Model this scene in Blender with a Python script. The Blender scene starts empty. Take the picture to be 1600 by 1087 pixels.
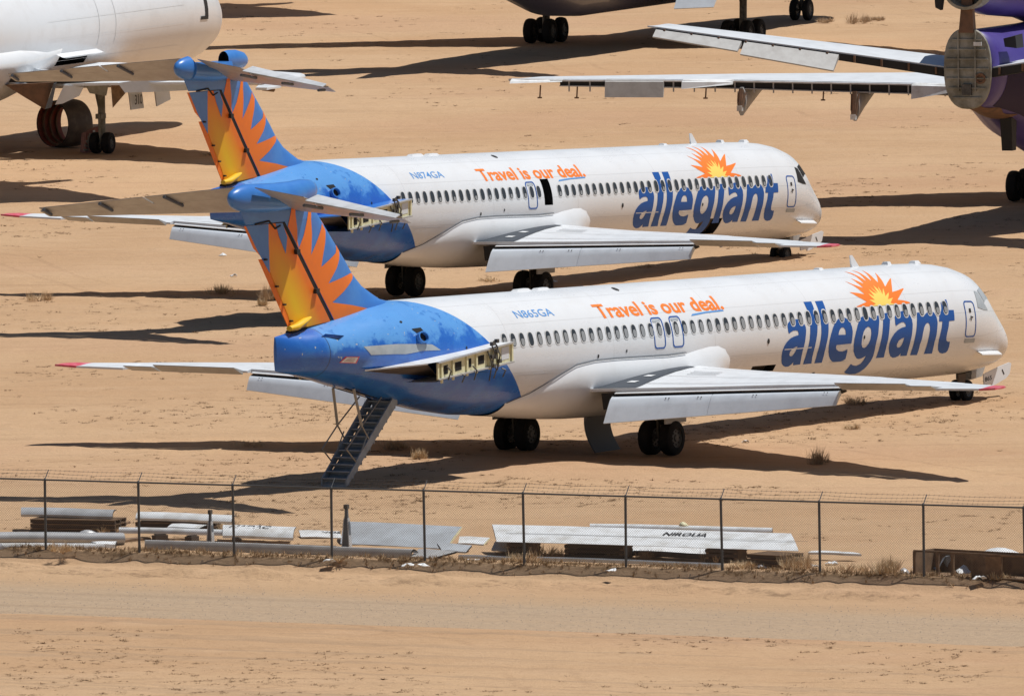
import bpy, bmesh, math, random
import numpy as np
from mathutils import Vector, Matrix
random.seed(7); rng = np.random.default_rng(7)
scn = bpy.context.scene
COL = scn.collection

# ------------------------------------------------------------------ camera
F_PX, CAM_H, PITCH, ROLL = 23320.69, 35.667, -0.07298, -0.012066
_fw = Vector((0, math.cos(PITCH), math.sin(PITCH)))
_r = Vector((1, 0, 0)); _u = _r.cross(_fw)
CR = _r*math.cos(ROLL) + _u*math.sin(ROLL)
CU = -_r*math.sin(ROLL) + _u*math.cos(ROLL)
CO = Vector((0, 0, CAM_H))
cam = bpy.data.objects.new('camera', bpy.data.cameras.new('camera'))
COL.objects.link(cam)
m = Matrix.Identity(4)
for i in range(3):
    m[i][0], m[i][1], m[i][2], m[i][3] = CR[i], CU[i], -_fw[i], CO[i]
cam.matrix_world = m
cam.data.sensor_width = 36.0
cam.data.lens = 36.0*F_PX/1600
cam.data.clip_start = 10; cam.data.clip_end = 12000
scn.camera = cam

# ------------------------------------------------------------------ sky and sun
SUN = Vector((0.411, 0.065, 1.0)).normalized()
world = bpy.data.worlds.new('World'); scn.world = world; world.use_nodes = True
wt = world.node_tree
sky = wt.nodes.new('ShaderNodeTexSky'); sky.sky_type = 'NISHITA'; sky.sun_disc = False
sky.sun_elevation = math.asin(SUN.z); sky.sun_rotation = math.atan2(SUN.x, SUN.y)
sky.altitude = 700; sky.dust_density = 1.2
bg = wt.nodes['Background']; bg.inputs['Strength'].default_value = 0.05
wt.links.new(sky.outputs[0], bg.inputs['Color'])
sl = bpy.data.lights.new('sun', 'SUN'); sl.energy = 4.5; sl.angle = math.radians(0.5); sl.color = (1, .968, .92)
so_ = bpy.data.objects.new('sun', sl); COL.objects.link(so_)
so_.rotation_euler = (-SUN).to_track_quat('-Z', 'Y').to_euler(); so_.location = (60, 300, 200)
scn.view_settings.view_transform = 'Standard'; scn.view_settings.look = 'None'
scn.view_settings.exposure = 0.0; scn.view_settings.gamma = 1

def at(u, v, z=0.0):
    "ground point that stands under a spot of the photograph"
    d = _fw + CR*((u-800)/F_PX) + CU*((543.5-v)/F_PX)
    return CO + d*((z-CO.z)/d.z)

# ------------------------------------------------------------------ materials
def mat(name, col, rough=.5, metal=0.0, coat=0.0, noise=None, bump=None, spec=.5):
    m = bpy.data.materials.new(name); m.use_nodes = True
    nt = m.node_tree; b = nt.nodes['Principled BSDF']
    b.inputs['Base Color'].default_value = (*col, 1); b.inputs['Roughness'].default_value = rough
    b.inputs['Metallic'].default_value = metal; b.inputs['Coat Weight'].default_value = coat
    b.inputs['Specular IOR Level'].default_value = spec
    if noise or bump:
        tc = nt.nodes.new('ShaderNodeTexCoord')
    if noise:      # (scale, colour2, lo, hi, detail, (stretch))
        sc, c2, lo, hi = noise[:4]
        mp = nt.nodes.new('ShaderNodeMapping'); nt.links.new(tc.outputs['Object'], mp.inputs[0])
        if len(noise) > 4: mp.inputs['Scale'].default_value = noise[4]
        n = nt.nodes.new('ShaderNodeTexNoise'); n.inputs['Scale'].default_value = sc; n.inputs['Detail'].default_value = 6
        n.inputs['Roughness'].default_value = .65
        nt.links.new(mp.outputs[0], n.inputs['Vector'])
        mr = nt.nodes.new('ShaderNodeMapRange'); mr.inputs[1].default_value = lo; mr.inputs[2].default_value = hi
        nt.links.new(n.outputs[0], mr.inputs[0])
        mx = nt.nodes.new('ShaderNodeMix'); mx.data_type = 'RGBA'
        mx.inputs[6].default_value = (*col, 1); mx.inputs[7].default_value = (*c2, 1)
        nt.links.new(mr.outputs[0], mx.inputs[0]); nt.links.new(mx.outputs[2], b.inputs['Base Color'])
    if bump:
        n = nt.nodes.new('ShaderNodeTexNoise'); n.inputs['Scale'].default_value = bump[0]; n.inputs['Detail'].default_value = 5
        nt.links.new(tc.outputs['Object'], n.inputs['Vector'])
        bp = nt.nodes.new('ShaderNodeBump'); bp.inputs['Strength'].default_value = bump[1]; bp.inputs['Distance'].default_value = .03
        nt.links.new(n.outputs[0], bp.inputs['Height']); nt.links.new(bp.outputs[0], b.inputs['Normal'])
    return m

class N:
    "tiny node-graph helper"
    def __init__(s, m): s.t = m.node_tree
    def new(s, typ, **kw):
        n = s.t.nodes.new(typ)
        for k, v in kw.items(): setattr(n, k, v)
        return n
    def val(s, sock, v):
        if hasattr(v, 'is_output'): s.t.links.new(v, sock)
        else: sock.default_value = v
    def math(s, op, a, b=0.0, c=0.0):
        n = s.new('ShaderNodeMath', operation=op)
        s.val(n.inputs[0], a); s.val(n.inputs[1], b); s.val(n.inputs[2], c)
        return n.outputs[0]
    def rng(s, v, lo, hi, a=0.0, b=1.0, smooth=True):
        n = s.new('ShaderNodeMapRange'); n.interpolation_type = 'SMOOTHSTEP' if smooth else 'LINEAR'
        s.val(n.inputs[0], v); n.inputs[1].default_value = lo; n.inputs[2].default_value = hi
        n.inputs[3].default_value = a; n.inputs[4].default_value = b
        return n.outputs[0]
    def mix(s, f, a, b):
        n = s.new('ShaderNodeMix', data_type='RGBA')
        s.val(n.inputs[0], f)
        for k, v in ((6, a), (7, b)):
            if hasattr(v, 'is_output'): s.t.links.new(v, n.inputs[k])
            else: n.inputs[k].default_value = (*v, 1)
        return n.outputs[2]
    def noise(s, vec, scale, detail=4, rough=.55, stretch=None, off=None):
        if stretch or off:
            mp = s.new('ShaderNodeMapping'); s.t.links.new(vec, mp.inputs[0])
            if stretch: mp.inputs['Scale'].default_value = stretch
            if off: mp.inputs['Location'].default_value = off
            vec = mp.outputs[0]
        n = s.new('ShaderNodeTexNoise'); n.inputs['Scale'].default_value = scale
        n.inputs['Detail'].default_value = detail; n.inputs['Roughness'].default_value = rough
        s.t.links.new(vec, n.inputs['Vector'])
        return n.outputs[0]

WHITE = (.80, .80, .80); BLUE = (.040, .185, .56); SKYB = (.13, .37, .74)
M = {}
M['white'] = mat('white_paint', (.715, .735, .755), .35, coat=.2, noise=(.9, (.64, .645, .65), .5, .8))
M['wing'] = mat('wing_grey_paint', (.67, .70, .73), .42, noise=(1.6, (.57, .59, .61), .45, .75))
M['flap'] = mat('flap_grey_paint', (.63, .69, .76), .45, noise=(2.0, (.54, .59, .65), .45, .75))
M['under'] = mat('bare_grey_underside', (.42, .42, .41), .4, noise=(2.5, (.33, .32, .31), .4, .7))
M['blue'] = mat('blue_paint', BLUE, .35, coat=.3, noise=(1.1, (.065, .25, .63), .45, .75))
M['navy'] = mat('logo_blue_paint', (.016, .095, .36), .5, spec=.25)
M['sky_blue'] = mat('light_blue_paint', (.10, .30, .66), .4)
M['orange'] = mat('orange_paint', (.85, .205, .03), .5, spec=.3)
M['yellow'] = mat('yellow_paint', (.88, .66, .14), .42)
M['yellow_cap'] = mat('yellow_plastic', (.72, .46, .02), .45)
M['black'] = mat('black_void', (.006, .006, .006), .8)
M['gap'] = mat('dark_gap', (.02, .019, .018), .8)
M['tyre'] = mat('tyre_rubber', (.012, .012, .013), .8, noise=(5, (.03, .026, .022), .5, .8), spec=.25)
M['hub'] = mat('wheel_hub', (.09, .09, .09), .5, metal=.4)
M['gear'] = mat('gear_steel', (.10, .095, .085), .5, metal=.3, noise=(6, (.04, .035, .03), .4, .7))
M['darkgrey'] = mat('dark_grey_panel', (.10, .115, .135), .5)
M['primer'] = mat('zinc_primer', (.74, .71, .46), .6, noise=(3, (.50, .47, .29), .48, .8))
M['red'] = mat('red_cap', (.62, .05, .09), .4, noise=(4, (.72, .22, .26), .4, .7))
M['glass'] = mat('window_glass', (.035, .04, .045), .18)
M['shade'] = mat('window_shade', (.27, .285, .295), .5)
M['rim'] = mat('window_rim', (.68, .69, .69), .4)
M['stair'] = mat('stair_grey', (.29, .33, .38), .6, noise=(4, (.20, .23, .26), .4, .7))
M['rail'] = mat('rail_steel', (.30, .29, .27), .45, metal=.5)
M['bare'] = mat('bare_patch', (.33, .37, .40), .5, noise=(2, (.42, .46, .48), .4, .7))
M['dirt'] = mat('dirty_brown_stain', (.10, .075, .055), .8)
M['rust'] = mat('rusty_metal', (.19, .10, .055), .75, noise=(3, (.10, .06, .035), .4, .7))
M['alu'] = mat('dull_aluminium', (.55, .56, .57), .42, metal=.35, noise=(1.3, (.40, .40, .39), .4, .75))
M['pale'] = mat('faded_white_skin', (.70, .72, .73), .5, noise=(1.8, (.44, .42, .38), .46, .78))
M['elev'] = mat('weathered_elevator_grey', (.55, .575, .60), .5, noise=(1.8, (.42, .43, .44), .42, .7))
M['wood'] = mat('weathered_wood', (.24, .15, .085), .85, noise=(4, (.12, .075, .045), .4, .7))
M['darkwood'] = mat('dark_wood', (.065, .045, .032), .9)
M['fence'] = mat('galvanised_steel', (.10, .105, .11), .5, metal=.5)
M['wire'] = mat('chain_wire', (.17, .165, .16), .5, metal=.4)
M['ink'] = mat('black_ink', (.015, .015, .016), .7)
M['purple'] = mat('purple_paint', (.045, .028, .19), .45, coat=.1, noise=(.5, (.075, .05, .25), .4, .7))
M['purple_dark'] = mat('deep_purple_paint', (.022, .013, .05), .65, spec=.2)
M['indigo'] = mat('dark_indigo_paint', (.03, .032, .07), .4, coat=.3)
M['bulk'] = mat('bulkhead_metal', (.31, .305, .265), .65, noise=(1.6, (.15, .14, .105), .38, .64))
M['walk'] = mat('walkway_black', (.035, .045, .06), .55)
M['oldgrey'] = mat('weathered_grey_skin', (.40, .43, .46), .5, noise=(1.2, (.30, .31, .32), .4, .7))
M['grimy'] = mat('grimy_dark_underside', (.085, .07, .06), .6, noise=(2.5, (.16, .13, .11), .45, .7))
M['cowl_in'] = mat('cowl_red_primer', (.28, .055, .03), .7, noise=(3, (.08, .03, .02), .4, .7))
M['pink'] = mat('faded_red_metal', (.36, .16, .13), .7, noise=(5, (.20, .10, .08), .4, .7))

def fin_paint():
    m = mat('sunburst_paint', (.8, .2, .03), .42); g = N(m); b = m.node_tree.nodes['Principled BSDF']
    tc = g.new('ShaderNodeTexCoord'); sp = g.new('ShaderNodeSeparateXYZ'); g.t.links.new(tc.outputs['Object'], sp.inputs[0])
    # painted gradient: gold around the rudder foot, orange elsewhere
    dx = g.math('MULTIPLY', g.math('ADD', sp.outputs[0], 41.15-24.925), 1.35)
    dx = g.math('ADD', dx, g.math('MULTIPLY', g.math('SUBTRACT', sp.outputs[2], 5.6), .85))
    dz = g.math('MULTIPLY', g.math('SUBTRACT', sp.outputs[2], 5.4), .52)
    d = g.math('SQRT', g.math('ADD', g.math('MULTIPLY', dx, dx), g.math('MULTIPLY', dz, dz)))
    f = g.rng(d, .10, 1.30, 0, 1, False)
    nz = g.noise(tc.outputs['Object'], 2.2, 5)
    o = g.mix(g.rng(nz, .4, .75), (.83, .19, .018), (.76, .175, .026))
    c = g.mix(f, (.78, .50, .012), o)
    g.t.links.new(c, b.inputs['Base Color'])
    return m
M['sunburst'] = fin_paint()

def fuselage_paint():
    m = mat('fuselage_livery', (.78, .78, .78), .28, coat=.35); g = N(m); b = m.node_tree.nodes['Principled BSDF']
    tc = g.new('ShaderNodeTexCoord'); O = tc.outputs['Object']
    sp = g.new('ShaderNodeSeparateXYZ'); g.t.links.new(O, sp.inputs[0])
    s = g.math('SUBTRACT', 24.925, sp.outputs[0])
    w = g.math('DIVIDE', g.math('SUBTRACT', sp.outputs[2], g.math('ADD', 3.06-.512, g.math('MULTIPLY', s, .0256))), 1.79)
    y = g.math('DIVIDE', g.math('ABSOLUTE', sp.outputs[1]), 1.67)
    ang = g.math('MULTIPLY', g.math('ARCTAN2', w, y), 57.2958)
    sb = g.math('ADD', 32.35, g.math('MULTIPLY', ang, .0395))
    isb = g.math('GREATER_THAN', s, sb)
    # white skin: faint grime, lap joints, frame seams
    n1 = g.noise(O, .7, 5, .6); n2 = g.noise(O, 1.3, 6, .7, (.35, 1, 1.6))
    wh = g.mix(g.rng(n1, .45, .8), (.715, .74, .765), (.67, .685, .70))
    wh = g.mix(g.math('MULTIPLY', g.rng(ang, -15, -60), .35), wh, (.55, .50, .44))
    wh = g.mix(g.math('MULTIPLY', g.rng(n2, .56, .8), .26), wh, (.56, .53, .50))
    lines = None
    for a0 in (8.5, -16.5, 32.0, 60):
        l = g.math('LESS_THAN', g.math('ABSOLUTE', g.math('SUBTRACT', ang, a0)), .35)
        lines = l if lines is None else g.math('MAXIMUM', lines, l)
    fr = g.math('LESS_THAN', g.math('ABSOLUTE', g.math('SUBTRACT', g.math('MODULO', s, 5.8), 2.9)), .012)
    lines = g.math('MAXIMUM', lines, fr)
    wh = g.mix(g.math('MULTIPLY', lines, .30), wh, (.30, .29, .28))
    # blue tail: blotched fading, with the sunlit top's paler tone painted in
    n3 = g.noise(O, 1.5, 7, .68); n4 = g.noise(O, 4.5, 4, .6, (1, 1, 1), (3, 2, 1))
    lit_fade = g.math('MULTIPLY', g.rng(g.math('ADD', ang, g.math('MULTIPLY', g.math('SUBTRACT', n3, .5), 70)), 22, 34), g.rng(s, 40.6, 40.3))
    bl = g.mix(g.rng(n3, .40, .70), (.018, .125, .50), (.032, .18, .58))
    bl = g.mix(g.math('MULTIPLY', lit_fade, .72), bl, (.13, .37, .74))
    patch = g.math('MULTIPLY', g.rng(n4, .585, .60), g.rng(g.noise(O, .8, 2, .5, None, (7, 1, 0)), .5, .56))
    bl = g.mix(g.math('MULTIPLY', patch, .75), bl, (.035, .17, .50))
    spots = g.math('MULTIPLY', g.rng(g.noise(O, 6.5, 2, .5, None, (1, 5, 2)), .71, .73), g.rng(ang, 5, 15))
    bl = g.mix(spots, bl, (.42, .46, .50))
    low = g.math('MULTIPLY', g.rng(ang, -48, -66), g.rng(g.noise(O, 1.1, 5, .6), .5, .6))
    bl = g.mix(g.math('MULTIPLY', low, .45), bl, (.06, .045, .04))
    b.inputs['Coat Weight'].default_value = .2
    bl = g.mix(g.math('MULTIPLY', g.math('LESS_THAN', g.math('ABSOLUTE', g.math('SUBTRACT', s, 40.45)), .016), .7), bl, (.02, .03, .06))
    bl = g.mix(g.math('MULTIPLY', g.math('LESS_THAN', g.math('ABSOLUTE', g.math('SUBTRACT', ang, -13)), .3), .6), bl, (.02, .03, .06))
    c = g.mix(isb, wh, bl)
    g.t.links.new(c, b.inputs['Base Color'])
    g.t.links.new(g.rng(n2, .3, .8, .24, .42), b.inputs['Roughness'])
    nb = g.noise(O, .9, 2, .5, (1.2, .5, .5))
    bp = g.new('ShaderNodeBump'); bp.inputs['Strength'].default_value = .12; bp.inputs['Distance'].default_value = .05
    g.t.links.new(nb, bp.inputs['Height']); g.t.links.new(bp.outputs[0], b.inputs['Normal'])
    return m
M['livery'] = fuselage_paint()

# ------------------------------------------------------------------ mesh helpers
class MB:
    def __init__(s): s.v = []; s.f = []; s.mi = []
    def add(s, verts, faces, mi=0):
        o = len(s.v); s.v += [tuple(v) for v in verts]
        s.f += [tuple(i+o for i in f) for f in faces]; s.mi += [mi]*len(faces); return s
    def loft(s, rings, closed=True, caps=(True, True), mi=0, skip=None):
        n = len(rings[0]); vs = [v for r in rings for v in r]; fs = []
        for i in range(len(rings)-1):
            for j in range(n if closed else n-1):
                if skip and skip(i, j): continue
                k = (j+1) % n
                fs.append((i*n+j, i*n+k, (i+1)*n+k, (i+1)*n+j))
        if caps[0]: fs.append(tuple(range(n-1, -1, -1)))
        if caps[1]: fs.append(tuple(range((len(rings)-1)*n, len(rings)*n)))
        return s.add(vs, fs, mi)
    def hexa(s, p, mi=0):
        "eight corners: bottom four then top four"
        return s.add(p, [(3, 2, 1, 0), (4, 5, 6, 7), (0, 1, 5, 4), (1, 2, 6, 5), (2, 3, 7, 6), (3, 0, 4, 7)], mi)
    def box(s, c, d, mi=0, rot=None):
        cx = Vector(c); hx, hy, hz = d[0]/2, d[1]/2, d[2]/2
        p = [Vector(q) for q in ((-hx, -hy, -hz), (hx, -hy, -hz), (hx, hy, -hz), (-hx, hy, -hz), (-hx, -hy, hz), (hx, -hy, hz), (hx, hy, hz), (-hx, hy, hz))]
        if rot is not None: p = [rot @ q for q in p]
        return s.hexa([cx+q for q in p], mi)
    def bar(s, a, b, r, n=6, mi=0, r2=None):
        a = Vector(a); b = Vector(b); d = (b-a)
        if d.length < 1e-6: return s
        d.normalize(); x = d.orthogonal().normalized(); y = d.cross(x); r2 = r if r2 is None else r2
        R = [[tuple(p + (x*math.cos(t)+y*math.sin(t))*q) for t in [2*math.pi*k/n for k in range(n)]] for p, q in ((a, r), (b, r2))]
        return s.loft(R, mi=mi)
    def tube(s, pts, r, n=6, mi=0):
        for a, b in zip(pts[:-1], pts[1:]): s.bar(a, b, r, n, mi)
        return s
    def quad(s, p, mi=0): return s.add(p, [tuple(range(len(p)))], mi)
    def prism(s, poly, d, mi=0):
        "polygon in 3-D thickened along vector d"
        n = len(poly); d = Vector(d); b = [Vector(q) for q in poly]; t = [q+d for q in b]
        fs = [tuple(range(n-1, -1, -1)), tuple(range(n, 2*n))]+[(i, (i+1) % n, n+(i+1) % n, n+i) for i in range(n)]
        return s.add(b+t, fs, mi)
    def build(s, name, mats, parent=None, smooth=None, label=None, fix=True):
        me = bpy.data.meshes.new(name); me.from_pydata(s.v, [], s.f)
        if not isinstance(mats, (list, tuple)): mats = [mats]
        for mm in mats: me.materials.append(M[mm] if isinstance(mm, str) else mm)
        me.polygons.foreach_set('material_index', s.mi)
        if fix:
            bm = bmesh.new(); bm.from_mesh(me)
            bmesh.ops.recalc_face_normals(bm, faces=bm.faces); bm.to_mesh(me); bm.free()
        if smooth is not None:
            me.shade_smooth()
            if smooth < 3: me.set_sharp_from_angle(angle=smooth)
        me.update()
        o = bpy.data.objects.new(name, me); COL.objects.link(o)
        if parent is not None: o.parent = parent
        if label: o['label'] = label
        return o

def build_each(mb, name, mats, parent=None, **kw):
    "one object per separate piece"
    par = list(range(len(mb.v)))
    def find(a):
        while par[a] != a: par[a] = par[par[a]]; a = par[a]
        return a
    for f in mb.f:
        for b in f[1:]: par[find(b)] = find(f[0])
    groups = {}
    for f, k in zip(mb.f, mb.mi): groups.setdefault(find(f[0]), []).append((f, k))
    out = []
    for fs in groups.values():
        idx = sorted({i for f, _ in fs for i in f}); mp = {i: n for n, i in enumerate(idx)}
        m2 = MB(); m2.v = [mb.v[i] for i in idx]; m2.f = [tuple(mp[i] for i in f) for f, _ in fs]; m2.mi = [k for _, k in fs]
        out.append(m2.build(name, mats, parent, **kw))
    return out

def tag(o, label, cat, group=None, kind=None):
    if label: o['label'] = label
    if cat: o['category'] = cat
    if group: o['group'] = group
    if kind: o['kind'] = kind
    return o
def thing(name, label, cat, loc=(0, 0, 0), rz=0.0, group=None):
    o = bpy.data.objects.new(name, None); COL.objects.link(o); o.empty_display_size = .3
    o.location = loc; o.rotation_euler = (0, 0, rz)
    return tag(o, label, cat, group)
def copy_tree(o, parent=None):
    c = o.copy(); COL.objects.link(c)
    if parent is not None: c.parent = parent
    for ch in list(o.children): copy_tree(ch, c)
    return c

def fill2d(loops, maxlen=.14):
    "fill outlines (holes allowed) and split long edges; returns verts, tris"
    cu = bpy.data.curves.new('tmp', 'CURVE'); cu.dimensions = '2D'; cu.fill_mode = 'BOTH'
    for L in loops:
        sp = cu.splines.new('POLY'); sp.points.add(len(L)-1); sp.use_cyclic_u = True
        for p, q in zip(sp.points, L): p.co = (q[0], q[1], 0, 1)
    return _curve2tris(cu, maxlen)
def _curve2tris(cu, maxlen):
    ob = bpy.data.objects.new('tmp', cu); COL.objects.link(ob)
    dg = bpy.context.evaluated_depsgraph_get(); me = bpy.data.meshes.new_from_object(ob.evaluated_get(dg))
    bm = bmesh.new(); bm.from_mesh(me); bmesh.ops.remove_doubles(bm, verts=bm.verts, dist=1e-4)
    bmesh.ops.triangulate(bm, faces=bm.faces)
    for _ in range(5):
        e = [x for x in bm.edges if x.calc_length() > maxlen]
        if not e: break
        bmesh.ops.subdivide_edges(bm, edges=e, cuts=1); bmesh.ops.triangulate(bm, faces=bm.faces)
    bm.verts.index_update()
    v = [tuple(x.co[:2]) for x in bm.verts]; f = [tuple(q.index for q in x.verts) for x in bm.faces]
    bm.free(); COL.objects.unlink(ob); bpy.data.objects.remove(ob); bpy.data.meshes.remove(me)
    return v, f
def text2d(txt, maxlen=.14, off=0.0, shear=0.0):
    cu = bpy.data.curves.new('tmp', 'FONT'); cu.body = txt; cu.size = 1; cu.offset = off; cu.shear = shear; cu.resolution_u = 3
    return _curve2tris(cu, maxlen)
def fit_text(txt, x0, x1, y0, y1, off=.012, shear=0.0, cap=None):
    "text scaled into x0..x1; y0 baseline, y1 cap height"
    v, f = text2d(txt, 9, off, shear); xs = [q[0] for q in v]; ys = [q[1] for q in v]
    a, b = min(xs), max(xs); c = cap or .73
    return [(x0+(q[0]-a)/(b-a)*(x1-x0), y0+q[1]/c*(y1-y0)) for q in v], f
def refine(v, f, maxlen):
    bm = bmesh.new(); vs = [bm.verts.new((x, y, 0)) for x, y in v]
    for q in f:
        try: bm.faces.new([vs[i] for i in q])
        except ValueError: pass
    for _ in range(4):
        e = [x for x in bm.edges if x.calc_length() > maxlen]
        if not e: break
        bmesh.ops.subdivide_edges(bm, edges=e, cuts=1); bmesh.ops.triangulate(bm, faces=bm.faces)
    bm.verts.index_update(); bm.verts.ensure_lookup_table()
    o = [tuple(x.co[:2]) for x in bm.verts], [tuple(q.index for q in x.verts) for x in bm.faces]
    bm.free(); return o
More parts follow.
